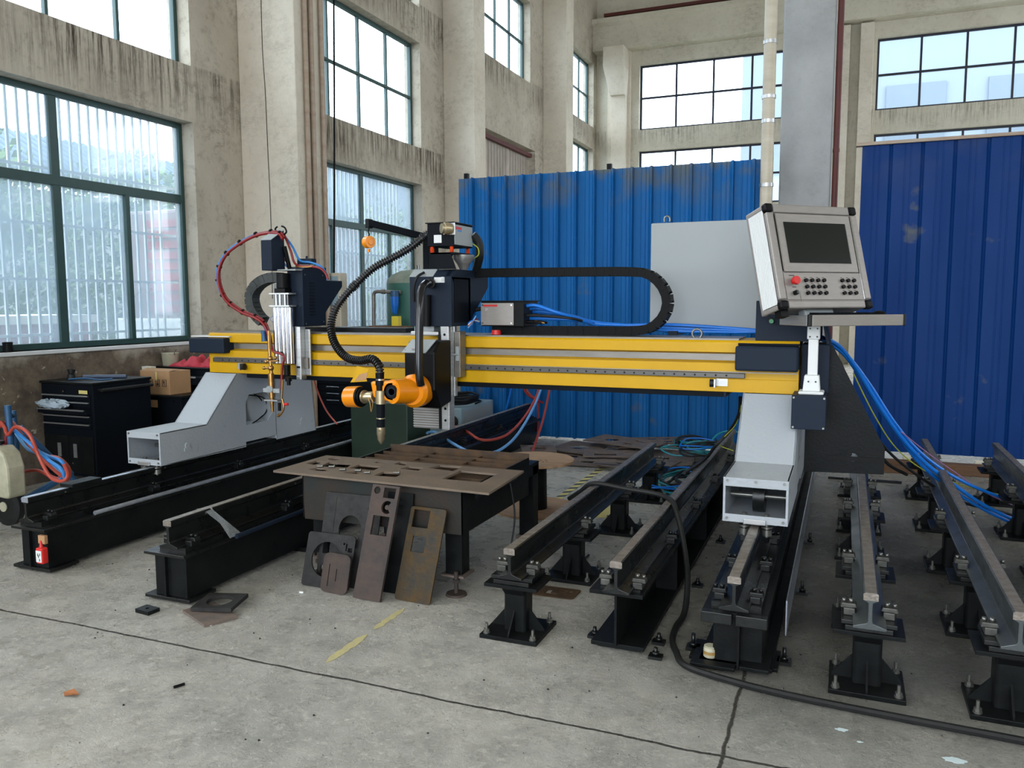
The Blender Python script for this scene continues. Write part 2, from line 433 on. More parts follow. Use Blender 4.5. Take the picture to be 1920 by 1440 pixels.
def floor_mat():
    m = bpy.data.materials.new('worn_concrete'); m.use_nodes = True
    t = m.node_tree; n = t.nodes; L = t.links; b = n['Principled BSDF']
    g = n.new('ShaderNodeNewGeometry'); P = g.outputs['Position']
    def noise(scale, detail=8, rough=.6, dist=0):
        o = n.new('ShaderNodeTexNoise'); o.inputs['Scale'].default_value = scale; o.inputs['Detail'].default_value = detail
        o.inputs['Roughness'].default_value = rough; o.inputs['Distortion'].default_value = dist
        L.new(P, o.inputs['Vector']); return o.outputs[0]
    def rng(v, a, b_, c=0, d=1):
        o = n.new('ShaderNodeMapRange'); o.inputs[1].default_value = a; o.inputs[2].default_value = b_; o.inputs[3].default_value = c; o.inputs[4].default_value = d
        L.new(v, o.inputs[0]); return o.outputs[0]
    def mth(op, a, b_=0.0):
        o = n.new('ShaderNodeMath'); o.operation = op
        for i, v in enumerate((a, b_)):
            if isinstance(v, (int, float)): o.inputs[i].default_value = v
            else: L.new(v, o.inputs[i])
        return o.outputs[0]
    def mix(f, a, b_):
        o = n.new('ShaderNodeMix'); o.data_type = 'RGBA'; L.new(f, o.inputs[0])
        for i, v in ((6, a), (7, b_)):
            if isinstance(v, tuple): o.inputs[i].default_value = v
            else: L.new(v, o.inputs[i])
        return o.outputs[2]
    c = mix(rng(noise(.9), .35, .65), lin((174, 172, 164)), lin((196, 192, 181)))
    c = mix(rng(noise(5, 10, .7), .42, .7, 0, .6), c, lin((122, 120, 113)))
    c = mix(rng(noise(28, 6, .7, .6), .54, .66, 0, .8), c, lin((208, 205, 194)))  # pale flecks in the colour stand in for glints off the concrete
    c = mix(rng(noise(46, 3, .5), .70, .74, 0, .9), c, lin((60, 58, 54)))
    sep = n.new('ShaderNodeSeparateXYZ'); L.new(P, sep.inputs[0]); x, y = sep.outputs[0], sep.outputs[1]
    # shade beneath and right of the tracks, painted into the concrete colour
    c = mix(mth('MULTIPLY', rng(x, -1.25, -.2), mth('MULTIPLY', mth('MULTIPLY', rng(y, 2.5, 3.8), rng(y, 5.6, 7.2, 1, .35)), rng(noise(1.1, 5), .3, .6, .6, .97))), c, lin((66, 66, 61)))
    wob = mth('MULTIPLY', mth('SUBTRACT', noise(3, 6, .7), .5), .05)
    def joint(v, pos, wd, per):
        a = mth('SUBTRACT', v, pos)
        a = mth('ADD', a, wob)
        a = mth('PINGPONG', a, per/2)
        return rng(a, wd*.5, wd, 1, 0)
    j = mth('MAXIMUM', joint(y, 2.80, .009, 6.0), joint(x, -.35, .009, 5.4))
    c = mix(j, c, lin((62, 58, 52)))
    L.new(c, b.inputs['Base Color'])
    L.new(rng(noise(7, 8, .7), .4, .65, .20, .50), b.inputs['Roughness'])
    h = mth('SUBTRACT', mth('ADD', mth('MULTIPLY', noise(40, 12, .78, 1.2), .9), mth('MULTIPLY', noise(3, 4), .4)), mth('MULTIPLY', j, .8))
    bp = n.new('ShaderNodeBump'); bp.inputs['Strength'].default_value = .8; bp.inputs['Distance'].default_value = .016
    L.new(h, bp.inputs['Height']); L.new(bp.outputs[0], b.inputs['Normal'])
    return m
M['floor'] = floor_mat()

def fence_mat(name, c1, c2, grime):
    m = mat(name, c1, .5, col2=c2, scale=1.2, stretch=(3, 3, .6), rvar=.08, spec=.12)
    t = m.node_tree; n = t.nodes; L = t.links; b = n['Principled BSDF']
    src = b.inputs['Base Color'].links[0].from_socket
    g = n.new('ShaderNodeNewGeometry'); sep = n.new('ShaderNodeSeparateXYZ'); L.new(g.outputs['Position'], sep.inputs[0])
    mr = n.new('ShaderNodeMapRange'); mr.inputs[1].default_value = 2.55; mr.inputs[2].default_value = 3.05; mr.inputs[4].default_value = grime
    L.new(sep.outputs[2], mr.inputs[0])
    no = n.new('ShaderNodeTexNoise'); no.inputs['Scale'].default_value = 3.2; no.inputs['Detail'].default_value = 6; L.new(g.outputs['Position'], no.inputs['Vector'])
    m2 = n.new('ShaderNodeMapRange'); m2.inputs[1].default_value = .45; m2.inputs[2].default_value = .62; L.new(no.outputs[0], m2.inputs[0])
    mu = n.new('ShaderNodeMath'); mu.operation = 'MULTIPLY'; L.new(mr.outputs[0], mu.inputs[0]); L.new(m2.outputs[0], mu.inputs[1])
    # rust blotches
    m3 = n.new('ShaderNodeMapRange'); m3.inputs[1].default_value = .66; m3.inputs[2].default_value = .76; m3.inputs[4].default_value = .6; L.new(no.outputs[0], m3.inputs[0])
    mxx = n.new('ShaderNodeMath'); mxx.operation = 'MAXIMUM'; L.new(mu.outputs[0], mxx.inputs[0]); L.new(m3.outputs[0], mxx.inputs[1])
    mx = n.new('ShaderNodeMix'); mx.data_type = 'RGBA'; L.new(mxx.outputs[0], mx.inputs[0]); L.new(src, mx.inputs[6]); mx.inputs[7].default_value = lin((104, 104, 84))
    L.new(mx.outputs[2], b.inputs['Base Color'])
    return m
M['fence_l'] = fence_mat('blue_sheet', (20, 92, 154), (28, 104, 166), .8)
M['fence_r'] = fence_mat('deep_blue_sheet', (4, 52, 112), (4, 45, 102), .12)
exec_parts = True
# ================================================================== SETTING
THK = .30
BAY = 5.13
ML = frame((LEFT_X-THK, 0, 0), (0, 1, 0), (0, 0, 1))
MBK = frame((0, BACK_Y+THK, 0), (1, 0, 0), (0, 0, 1))
MRT = frame((14+THK, 0, 0), (0, -1, 0), (0, 0, 1))
MFR = frame((0, -10-THK, 0), (-1, 0, 0), (0, 0, 1))
T1, T2, T3 = (1.18, 3.53), (4.12, 5.80), (6.36, 8.06)
def bays(k): return (3.90+BAY*k, 7.04+BAY*k)
Lholes = []
for k in (-2, -1, 0, 1):
    for T in (T1, T2, T3): Lholes.append((*bays(k), *T, k))
Lholes.append((14.15, 17.2, *T3, 2))
Lholes.append((19.0, 22.02, T2[0], T2[1]-.05, 3)); Lholes.append((19.0, 22.02, T3[0]-.03, T3[1]-.04, 3)); Lholes.append((19.0, 22.02, *T1, 3))
DOOR = (14.05, 17.5, 0.0, 4.95)
holes = [rect(a, b, c, d) for a, b, c, d, k in Lholes]
ys = -10
out = [(-10, -.2), (DOOR[0], -.2), (DOOR[0], DOOR[3]), (DOOR[1], DOOR[3]), (DOOR[1], -.2), (BACK_Y+THK, -.2), (BACK_Y+THK, 10.8), (-10, 10.8)]
struct(MB().mesh(xf(flat(out, holes, THK), ML)).build('wall_left', M['wall']))
Bholes = [(-5.40, -.52, 5.73-1.6, 5.66), (-5.40, -.52, 6.22, 7.93), (.47, 5.32, 5.73-1.6, 5.66), (.47, 5.32, 6.22, 7.93), (7.6, 12.4, 4.13, 5.66), (7.6, 12.4, 6.22, 7.93),
          (-5.4, -.52, 1.2, 3.5), (.47, 5.32, 1.2, 3.5), (7.6, 12.4, 1.2, 3.5)]
struct(MB().mesh(xf(flat(rect(LEFT_X, 14+THK, -.2, 10.8), [rect(*h) for h in Bholes], THK), MBK)).build('wall_back', M['wall_b']))
Rholes = [(a, b, z0, z1) for a in (-20.5, -15.4, -10.2, -5.1, 0, 5.1) for b in (a+3.2,) for z0, z1 in ((T3,) if a > -9 else (T1, T2, T3))]  # unseen right-wall openings, more of them added to brighten the far end
struct(MB().mesh(xf(flat(rect(-22.3-THK, 10, -.2, 10.8), [rect(*h) for h in Rholes], THK), MRT)).build('wall_right', M['wall_b']))
struct(MB().mesh(xf(flat([(-14.3, -.2), (-6.0, -.2), (-6.0, 5.6), (5.0, 5.6), (5.0, -.2), (6.6, -.2), (6.6, 10.8), (-14.3, 10.8)], [rect(-13, -6, 6.4, 9.4), rect(-3.8, 4.8, 6.4, 9.4)], THK), MFR)).build('wall_front', M['wall_b']))  # unseen doorway and high windows, widened to light faces turned to the camera
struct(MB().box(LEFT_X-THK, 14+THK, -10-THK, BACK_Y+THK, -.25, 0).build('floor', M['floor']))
struct(MB().box(LEFT_X-THK, 14+THK, -10-THK, BACK_Y+THK, 10.8, 11.0).build('ceiling', M['wall_b']))

# daylight portals at the openings
for a, b, c, d, k in Lholes:
    portal('window_daylight', (LEFT_X-THK-.02, (a+b)/2, (c+d)/2), (0, -PI/2, 0), d-c, b-a)
for a, b, c, d in Bholes:
    portal('window_daylight', ((a+b)/2, BACK_Y+THK+.02, (c+d)/2), (-PI/2, 0, 0), b-a, d-c)
for a, b, c, d in Rholes:
    portal('window_daylight', (14+THK+.02, -(a+b)/2, (c+d)/2), (0, PI/2, 0), d-c, b-a)  # daylight through the added right-wall openings
portal('doorway_daylight', (.5, -10-THK-.02, 2.8), (PI/2, 0, 0), 11, 5.6)  # doorway behind the camera, added for fill light
for a, b in ((-13, -6), (-3.8, 4.8)):
    portal('window_daylight', (-(a+b)/2, -10-THK-.02, 7.9), (PI/2, 0, 0), b-a, 3.0)  # high front openings out of view, added for fill as well

# windows
WN = [0]
def window(Mx, a0, a1, z0, z1, vs, hs, fm, glass, grille=False, big=(), zf=.08, bar=.035, sill=True, parts=()):
    WN[0] += 1
    loc = Mx @ Vector(((a0+a1)/2, z0, zf))
    root = thing('window_%d' % WN[0], None, None, loc, kind='structure')
    d = .06
    f = MB()
    f.box(a0, a0+.05, z0, z1, zf, zf+d, Mx); f.box(a1-.05, a1, z0, z1, zf, zf+d, Mx)
    f.box(a0+.05, a1-.05, z0, z0+.055, zf, zf+d, Mx); f.box(a0+.05, a1-.05, z1-.05, z1, zf, zf+d, Mx)
    f.build('window_frame', fm, root, bevel=.004)
    m = MB()
    for v in vs:
        b = .085 if v in big else bar
        m.box(v-b/2, v+b/2, z0+.05, z1-.05, zf+.005, zf+d-.005, Mx)
    for h in hs:
        b = .09 if h in big else bar
        m.box(a0+.05, a1-.05, h-b/2, h+b/2, zf+.002, zf+d-.002, Mx)
    for (va, za, zb) in parts: m.box(va-.025, va+.025, za, zb, zf+.004, zf+d+.01, Mx)
    m.build('glazing_bar', fm, root, bevel=.003)
    MB().box(a0+.03, a1-.03, z0+.03, z1-.03, zf+.025, zf+.03, Mx).build('pane', glass, root)
    if grille:
        g = MB(); n = int((a1-a0)/.105)
        for i in range(1, n): 
            v = a0+(a1-a0)*i/n; g.box(v-.012, v+.012, z0-.05, z1+.05, -.13, -.11, Mx)
        for h in [z0+.12+i*.52 for i in range(int((z1-z0)/.5))]:
            g.box(a0-.1, a1+.1, h-.012, h+.012, -.135, -.105, Mx)
        g.build('security_grille', M['grille'], root)
    return root
for k in (0, 1):
    a, b = bays(k); c = (a+b)/2; q = (b-a)/4
    window(ML, a, b, *T1, [c], [2.72], M['frame_g'], M['glass_lo'], grille=True, big=(c, 2.72), parts=((c+q, T1[0]+.05, 2.68), (c-q, T1[0]+.05, 2.68)))
    window(ML, a, b, *T2, [a+q, c, b-q], [4.94], M['frame_g'], M['glass_hi'])
window(ML, *bays(1), *T3, [bays(1)[0]+.785*i for i in (1, 2, 3)], [7.2], M['frame_g'], M['glass_hi'])
window(ML, *bays(0), *T3, [bays(0)[0]+.785*i for i in (1, 2, 3)], [7.2], M['frame_g'], M['glass_hi'])
window(ML, 14.15, 17.2, *T3, [14.15+.76*i for i in (1, 2, 3)], [7.22], M['frame_g'], M['glass_hi'])
for zz in ((T2[0], T2[1]-.05), (T3[0]-.03, T3[1]-.04)):
    window(ML, 19.0, 22.02, *zz, [19.0+.755*i for i in (1, 2, 3)], [(zz[0]+zz[1])/2], M['frame_g'], M['glass_hi'])
for a, b in ((-5.40, -.52), (.47, 5.32)):
    n = 5
    for z0, z1 in ((4.13, 5.66), (6.22, 7.93)):
        window(MBK, a, b, z0, z1, [a+(b-a)*i/n for i in range(1, n)], [(z0+z1)/2], M['frame_d'], M['glass_hi'], zf=.12, bar=.05)
# window sills and lintel drips on the left wall
TN = [0]
def trim(mb, m, bevel=0, parent=None):
    TN[0] += 1
    return struct(mb.build('trim_%d' % TN[0], m, parent, bevel=bevel))
for k in (0, 1):
    a, b = bays(k)
    trim(MB().box(LEFT_X-.16, LEFT_X+.035, a-.06, b+.04, T1[0]-.035, T1[0]), M['white'], .006)
# piers on the left wall
for y0, y1, w_ in ((7.79, 8.32, .79), (12.99, 13.46, .59), (18.0, 18.5, .57), (2.65, 3.15, .6), (-2.5, -2.0, .6)):
    trim(MB().box(LEFT_X, LEFT_X+w_, y0, y1, 0, 10.8), M['pier'], .012)
# thin flat strip of wall beside the door, back-wall column with haunch, crane beam
trim(MB().py([(-6.25, 0), (-5.62, 0), (-5.62, 8.3), (-6.25, 8.3)], BACK_Y-.12, BACK_Y), M['pier'])
hb = MB(); hb.box(-6.10, -5.70, BACK_Y-.30, BACK_Y-.12, 0, 7.25)
hb.hexa([(-6.10, BACK_Y-.45, 7.1), (-5.70, BACK_Y-.45, 7.1), (-5.70, BACK_Y-.12, 7.1), (-6.10, BACK_Y-.12, 7.1)],
        [(-6.22, BACK_Y-.72, 7.8), (-5.66, BACK_Y-.72, 7.8), (-5.66, BACK_Y-.12, 7.8), (-6.22, BACK_Y-.12, 7.8)])
hb.box(-6.22, -5.66, BACK_Y-.72, BACK_Y-.12, 7.8, 8.3)
trim(hb, M['pier'], .01)
for x0 in (-.45, .08):
    trim(MB().box(x0, x0+.30, BACK_Y-.25, BACK_Y, 0, 8.25), M['pier'], .01)
cb = MB(); cb.px([(BACK_Y-.42, 8.3), (BACK_Y, 8.3), (BACK_Y, 9.1), (BACK_Y-.55, 9.1), (BACK_Y-.55, 8.98), (BACK_Y-.42, 8.9)], LEFT_X, 14)
trim(cb, M['wall_b'], .01)
trim(MB().box(LEFT_X+.3, 14, BACK_Y-.38, BACK_Y-.30, 9.18, 9.26), M['redpipe'])
# sliding doors high in the left wall
dr = thing('door_1', None, None, (LEFT_X-.2, 15.8, 0), kind='structure')
for i, y in enumerate((14.05, 15.2, 16.35)):
    d = MB(); d.box(LEFT_X-.22, LEFT_X-.18, y+.02, y+1.13, .02, 4.88)
    for j in range(7): d.box(LEFT_X-.18, LEFT_X-.172, y+.10+j*.15, y+.13+j*.15, .05, 4.85)
    d.build('door_leaf', mat('door_sheet', (170, 160, 148), .6, col2=(140, 128, 116), scale=2), dr)
MB().box(LEFT_X-.15, LEFT_X-.08, 14.05, 17.5, 4.82, 4.9).build('door_track', M['redpipe'], dr)
MB().box(LEFT_X-.16, LEFT_X-.08, 14.45, 14.53, 0, 4.9).build('door_post', M['redpipe'], dr)

crk = MB(); crk.tube([at(489, -20, 7.788), at(492, 90, 7.788), at(497, 165, 7.788), at(500, 230, 7.788), at(503, 300, 7.788), at(506, 360, 7.788), at(509, 450, 7.788), at(511, 560, 7.788)], .0045, n=5)
trim(crk, mat('crack_shadow', (60, 52, 44), .9))
# free-standing cement column between the fences
trim(MB().box(-.70, -.20, 9.05, 9.55, 0, 10.8), M['cement'], .02)

# ---- outside
gm = mat('outdoor_ground', (120, 120, 112), .9)
struct(MB().box(-70, LEFT_X-THK, -40, 60, -.4, -.2).build('ground', gm))
struct(MB().box(LEFT_X-THK, 60, BACK_Y+THK, 60, -.4, -.2).build('ground', gm))
struct(MB().box(LEFT_X-THK, 60, -40, -10-THK, -.4, -.2).build('ground', gm))
leafm = mat('foliage', (60, 92, 48), .7, col2=(110, 140, 60), scale=3)
def foliage(cx, cy, cz, rx, ry, rz, n, label):
    rd = random.Random(int(cx*10+cy*100)); bm = MB()
    for i in range(n):
        u = rd.uniform(-1, 1); th = rd.uniform(0, 2*PI); rr = rd.uniform(.55, 1)
        s = math.sqrt(1-u*u)
        p = Vector((cx+rx*rr*s*math.cos(th), cy+ry*rr*s*math.sin(th), cz+rz*rr*u))
        a = Vector((rd.gauss(0, 1), rd.gauss(0, 1), rd.gauss(0, 1))).normalized(); b = a.orthogonal().normalized(); c = a.cross(b)
        k = rd.uniform(.05, .11)
        bm._add([p-b*k, p+c*k*.6, p+b*k, p-c*k*.6], [(0, 1, 2, 3)])
    r = thing('tree', label, 'tree', (cx, cy, -.2), group='trees outside the barred window')
    bm.build('crown', leafm, r); MB().cyl((cx, cy, -.2), (cx, cy, cz), .16, .1).build('trunk', M['timber'], r)
foliage(-13.5, 8.6, 2.3, 1.5, 2.5, 2.5, 6000, 'leafy green tree outside the left part of the barred window')
foliage(-14.0, 13.2, 2.3, 1.6, 2.1, 2.5, 6000, 'leafy green tree outside behind the red truck')
foliage(-13.0, 17.6, 2.2, 1.7, 2.2, 2.6, 5000, 'leafy green tree outside the window between the two piers')
foliage(-13.5, 22.5, 2.2, 1.7, 2.2, 2.6, 4000, 'leafy green tree outside, seen behind the green air tank')
ht = thing('tiled_roof_building', 'grey building with tiled roof outside beyond the barred window', 'building', (-22, 16, -.2))
wb = mat('outdoor_wall', (150, 150, 148), .9)
MB().box(-26, -20, 2, 34, -.2, 4.6).build('wall', wb, ht)
rfm = MB()
for i in range(100):
    y = 2+i*.32; rfm.cyl((-19.6, y, 4.7), (-23, y, 6.6), .13, n=8)
rfm.build('roof_tiles', mat('roof_tile', (70, 90, 110), .8), ht)
trk = thing('truck', 'faded red truck parked outside the right part of the barred window', 'truck', (-10.0, 11.0, -.2))
redp = mat('faded_red', (128, 40, 44), .6); palep = mat('truck_pale', (120, 96, 92), .5)
b = MB(); b.box(-10.9, -9.2, 9.9, 14.5, .7, 3.05)
b.build('cab', palep, trk, bevel=.06)
b = MB()
for i in range(9): b.box(-10.25, -9.25, 9.84, 9.9, 1.45+i*.165, 1.56+i*.165)
b.build('louvre_panel', redp, trk)
b = MB(); b.box(-10.95, -9.15, 9.75, 9.9, .6, 1.35); b.build('bumper', M['white'], trk, bevel=.03)
for y in (10.6, 13.4):
    MB().cyl((-9.1, y, .3), (-9.45, y, .3), .5).build('wheel', M['rubber'], trk)
b = thing('container', 'low red steel skip outside under the left window', 'container', (-9.3, 7.2, -.2))
q = MB(); q.box(-9.9, -8.9, 4.2, 7.6, .2, 1.35)
for i in range(12): q.box(-8.9, -8.86, 4.3+i*.28, 4.42+i*.28, .25, 1.25)
q.build('skip_body', redp, b); MB().box(-9.95, -8.85, 4.15, 7.65, 1.35, 1.45).build('rim', M['white'], b)
ob = thing('neighbour_building', 'pale building seen through the high back windows', 'building', (2, 40, -.2))
nbm = mat('pale_block', (118, 128, 140), .8)
MB().box(-4.6, 14, 38, 46, -.2, 14).build('wall', nbm, ob)
for x in (-2.5, 1.2, 4.9): 
    MB().box(x, x+2.2, 37.9, 38, 7.8, 10.4).build('window', mat('pale_panel', (92, 104, 116), .5), ob)
nb2 = thing('neighbour_shed', 'pale roof edge seen through the upper window between the piers', 'building', (-18, 35, -.2))
MB().box(-20, -16.5, 26, 44, -.2, 7.0).build('wall', nbm, nb2)
MB().box(-20.4, -16.0, 25.6, 44.4, 7.0, 7.5).build('roof', mat('pale_eave', (150, 158, 166), .8), nb2)

# ================================================================== FENCES
def sheet(x0, x1, y, z0, z1, pitch, rib, wid, sgn, notch=0.0):
    pts = []; x = x0
    while x < x1-1e-6:
        seg = [(x, 0), (x+pitch-wid-.02, 0), (x+pitch-wid, rib), (x+pitch-.012, rib), (x+pitch, 0)] if rib < 0 else [(x, 0), (x+pitch-.056, 0), (x+pitch-.016, rib), (x+pitch-.010, rib), (x+pitch-.003, 0)]
        if notch:
            mid = x+(pitch-wid)*.5
            seg = [seg[0], (mid-.028, 0), (mid-.024, notch), (mid-.016, notch), (mid-.012, 0), (mid+.022, 0), (mid+.026, notch), (mid+.034, notch), (mid+.038, 0)]+seg[1:]
        pts += [p for p in seg if p[0] <= x1]
        x += pitch
    front = [(a, y+sgn*b) for a, b in pts]; back = [(a, y+sgn*b+.0015) for a, b in pts][::-1]
    return MB().pz(front+back, z0, z1)
fl = thing('corrugated_fence', 'bright blue corrugated sheet fence behind the cutting gantry, dusty along its top', 'fence', (-2.5, 8.9, 0))
sheet(-4.33, -.74, 8.9, .02, 3.05, .2135, .072, .030, -1, .007).build('sheet', M['fence_l'], fl)
for z in (.35, 1.6, 2.85): MB().box(-4.30, -.76, 8.91, 8.95, z, z+.04).build('fence_rail', M['redpipe'], fl)
for x in (-4.26, -2.5, -.78): MB().box(x-.025, x+.025, 8.95, 9.0, 0, 3.12).build('fence_post', M['black'], fl)
fr = thing('corrugated_fence', 'deep blue corrugated sheet fence right of the cement column', 'fence', (2.5, 8.6, 0))
sheet(.085, 6.2, 8.6, .14, 3.07, .268, -.018, .016, -1, -.003).build('sheet', M['fence_r'], fr)
MB().box(.03, 6.2, 8.57, 8.66, 3.06, 3.09).build('fence_cap', M['conduit'], fr)
for x in (.13, 2.6, 5.0): MB().box(x-.03, x+.03, 8.62, 8.68, 0, 3.06).build('fence_post', M['redpipe'], fr)
for z in (.5, 1.8, 2.9): MB().box(.1, 6.2, 8.63, 8.67, z, z+.04).build('fence_rail', M['redpipe'], fr)

# ================================================================== PIPES
def pipe(name, label, cat, x, y, z0, z1, r, m, collars=(), group=None, cm=None):
    t = thing(name, label, cat, (x, y, z0), group)
    MB().cyl((x, y, z0), (x, y, z1), r, n=24).build('pipe', m, t)
    for c in collars:
        MB().cyl((x, y, c), (x, y, c+.035), r*1.12, n=24).build('pipe_clamp', cm or m, t)
    return t
pipe('drain_pipe', 'thick cream plastic drain pipe beside the cement column', 'pipe', -.80, 8.78, 0, 10.8, .062, M['pvc'], (2.75, 3.38, 3.62, 4.15, 5.6), cm=M['pol'])
pipe('rust_red_pipe', 'thin rust-red pipe running up the right edge of the cement column', 'pipe', -.155, 9.08, 0, 10.8, .03, M['redpipe'], (3.1, 4.6))
for i, (y, lab) in enumerate(((7.93, 'conduit pipe on the nearest pier, leftmost of three'), (8.04, 'conduit pipe on the nearest pier, middle of three'), (8.24, 'conduit pipe on the nearest pier, rightmost, standing apart'))):
    pipe('conduit_pipe', 'old painted '+lab, 'pipe', LEFT_X+.79+.032, y+.02, 0, 10.8, .028, M['conduit'], (1.2, 2.9, 3.75, 5.2), group='conduits on the nearest pier')
tag(MB().tube([atx(626, 600, -5.9), atx(627, 300, -5.9), atx(626, 20, -5.9), atx(624, -160, -5.9)], .012, n=6).build('hanging_wire', M['black_plastic']), 'thin dark cable hanging straight down in front of the second window', 'cable')

# ================================================================== TRACKS
RZ = .30                       # foot of every rail
def rail_poly(x, z):
    h = [(-.062, 0), (.062, 0), (.062, .010), (.012, .026), (.008, .036), (.008, .108), (.0275, .120), (.0275, .146), (.022, .150), (-.022, .150), (-.0275, .146), (-.0275, .120), (-.008, .108), (-.008, .036), (-.012, .026), (-.062, .010)]
    return [(x+a, z+b) for a, b in h]
def clamp(parent, x, y, z, bright=False, name='rail_clamp'):
    """pair of cast clips with bolts holding the rail foot at y"""
    for s in (-1, 1):
        c = MB(); c.box(x+s*.075-.022, x+s*.075+.022, y-.035, y+.035, z, z+.030)
        c.py([(x+s*.045, z+.030), (x+s*.050, z+.046), (x+s*.105, z+.046), (x+s*.110, z+.026), (x+s*.085, z+.024)], y-.022, y+.022)
        for yy in (-.012, .0):
            pass
        c.build(name, M['clamp_iron'] if bright else M['oily'], parent, bevel=.003)
        b = MB(); b.cyl((x+s*.068, y, z+.046), (x+s*.068, y, z+.062), .011, n=6); b.cyl((x+s*.096, y, z+.046), (x+s*.096, y, z+.060), .009, n=6)
        b.build('clamp_bolt', M['bolt'] if bright else M['oily'], parent)

def rail(label, x, y0, y1, group=None, top='rail_top', side='oily', parent=None):
    t = parent or thing('steel_rail', label, 'rail', (x, y0, RZ), group)
    mb = MB(); mb.py(rail_poly(x, RZ), y0, y1); mb.build('rail_body', M[side], t, bevel=.002)
    hb_ = MB(); hb_.box(x-.0215, x+.0215, y0-.0005, y1, RZ+.1500, RZ+.1512)
    hb_.py([(a, b) for a, b in [(x-.0276, RZ+.12), (x-.0276, RZ+.146), (x-.022, RZ+.1505), (x+.022, RZ+.1505), (x+.0276, RZ+.146), (x+.0276, RZ+.12)]], y0-.001, y0+.0001)
    hb_.build('running_surface', M[top], t)
    return t

# --- pedestals (one built, the rest copied)
def make_pedestal():
    t = thing('rail_pedestal', 'x', 'pedestal', (0, 0, 0))
    MB().box(-.145, .145, -.145, .145, 0, .020).build('base_plate', M['black'], t, bevel=.002)
    c = MB(); c.pz(rect(-.056, .056, -.056, .056, .018), .02, .245)
    c.px([(-.056, .20), (-.09, .235), (-.09, .245), (.09, .245), (.09, .235), (.056, .20)], -.05, .05)
    c.build('column', M['black'], t, bevel=.002)
    for a in range(4):
        g = MB(); g.prism([(.056, -.004, .02), (.135, -.004, .02), (.135, -.004, .03), (.056, -.004, .125)], (0, .008, 0))
        o = g.build('gusset', M['black'], t); o.rotation_euler.z = a*PI/2
    MB().box(-.135, .135, -.11, .11, .245, .262).build('top_plate', M['black'], t, bevel=.002)
    MB().box(-.09, .09, -.10, .10, .262, .282).build('packing_plate', M['oily'], t, bevel=.002)
    MB().box(-.105, .105, -.09, .09, .282, .30).build('seat_plate', M['oily'], t, bevel=.002)
    for sx in (-1, 1):
        for sy in (-1, 1):
            b = MB(); b.cyl((sx*.118, sy*.118, .02), (sx*.118, sy*.118, .026), .017, n=16); b.hexnut((sx*.118, sy*.118, .026), (0, 0, 1), .014, .014)
            b.cyl((sx*.118, sy*.118, .04), (sx*.118, sy*.118, .068), .007, n=10)
            b.build('anchor_bolt', M['bolt'], t)
    clamp(t, 0, 0, RZ, bright=True)
    return t
M['clamp_iron'] = mat('cast_clip', (104, 104, 98), .45, metal=.6, col2=(60, 60, 56), scale=20)
proto = make_pedestal()
PED = [(-1.425, 3.55, 'nearest pedestal under the leftmost short rail beside the table'), (-1.425, 4.42, 'second pedestal under the leftmost short rail'), (-1.42, 5.44, 'third pedestal under the leftmost short rail'), (-1.42, 6.40, 'far pedestal under the leftmost short rail, near the scrap plates'),
       (.13, 3.58, 'nearest pedestal under the middle open rail, bolts standing at its corners'), (.13, 4.30, 'second pedestal under the middle open rail'), (.13, 5.45, 'third pedestal under the middle open rail'), (.13, 6.10, 'fourth pedestal under the middle open rail, below the dark bracket'), (.13, 7.2, 'far pedestal under the middle open rail'),
       (.64, 3.56, 'nearest pedestal under the second rail from the right edge'), (.64, 4.40, 'second pedestal under the second rail from the right edge'), (.64, 5.38, 'third pedestal under the second rail from the right edge'), (.64, 6.32, 'fourth pedestal under the second rail from the right edge'), (.64, 7.30, 'far pedestal under the second rail from the right edge'),
       (1.155, 5.38, 'nearer visible pedestal under the rail at the right edge'), (1.155, 6.30, 'middle pedestal under the rail at the right edge'), (1.155, 7.30, 'far pedestal under the rail at the right edge')]
for i, (x, y, lab) in enumerate(PED):
    if i == 0: proto.location = (x, y, 0); proto['label'] = 'black steel '+lab; proto['group'] = 'rail pedestals'
    else: dup(proto, (x, y, 0), label='black steel '+lab, group='rail pedestals')
M['rail_grey'] = mat('grey_rail_flank', (92, 98, 100), .34, metal=.5, col2=(52, 56, 56), scale=6, bump=.08, bscale=60, rvar=.08)  # lighter copy of the rail flank, window sheen put into its colour
rail('short steel rail nearest the cutting table, worn flat top', -1.42, 3.42, 6.49, 'floor rails on pedestals')
rail('steel rail on pedestals in the middle, passing behind the dark bracket', .13, 3.41, 7.55, 'floor rails on pedestals', side='rail_grey')
rail('steel rail on pedestals, second from the right edge', .64, 3.40, 7.50, 'floor rails on pedestals', side='rail_grey')
rail('steel rail on pedestals at the right edge of the view', 1.155, 3.40, 7.50, 'floor rails on pedestals', side='rail_grey')
# flat bar lying on the left foot of the open rails
for x, y1 in ((.13, 6.3), (.64, 7.4)):
    pass

# --- track D : rail on a wide I-beam
t = thing('rail_on_girder', 'rusty-topped rail on a black I-beam girder, left of the right gantry leg', 'track', (-.907, 3.42, 0))
g = MB(); g.box(-1.044, -.796, 3.47, 7.42, .272, .29); g.box(-.926, -.914, 3.47, 7.42, .036, .272); g.box(-1.044, -.796, 3.50, 7.42, .016, .036)
g.build('girder', M['black'], t, bevel=.002)
MB().px([(3.475, .036), (3.50, .036), (3.50, .272), (3.475, .272)], -.914, -.80)
for y in (3.6, 4.6, 5.6, 6.6, 7.3): MB().box(-1.02, -.82, y-.07, y+.07, 0, .016).build('shim_plate', M['oily'], t)
for y in (4.3, 5.3, 6.3, 7.2): MB().box(-.914, -.80, y, y+.008, .036, .272).build('stiffener', M['black'], t)
MB().box(-1.00, -.815, 3.50, 7.4, .29, .30).build('seat_plate', M['oily'], t)
rail('', -.907, 3.42, 7.45, parent=t, top='rail_top')
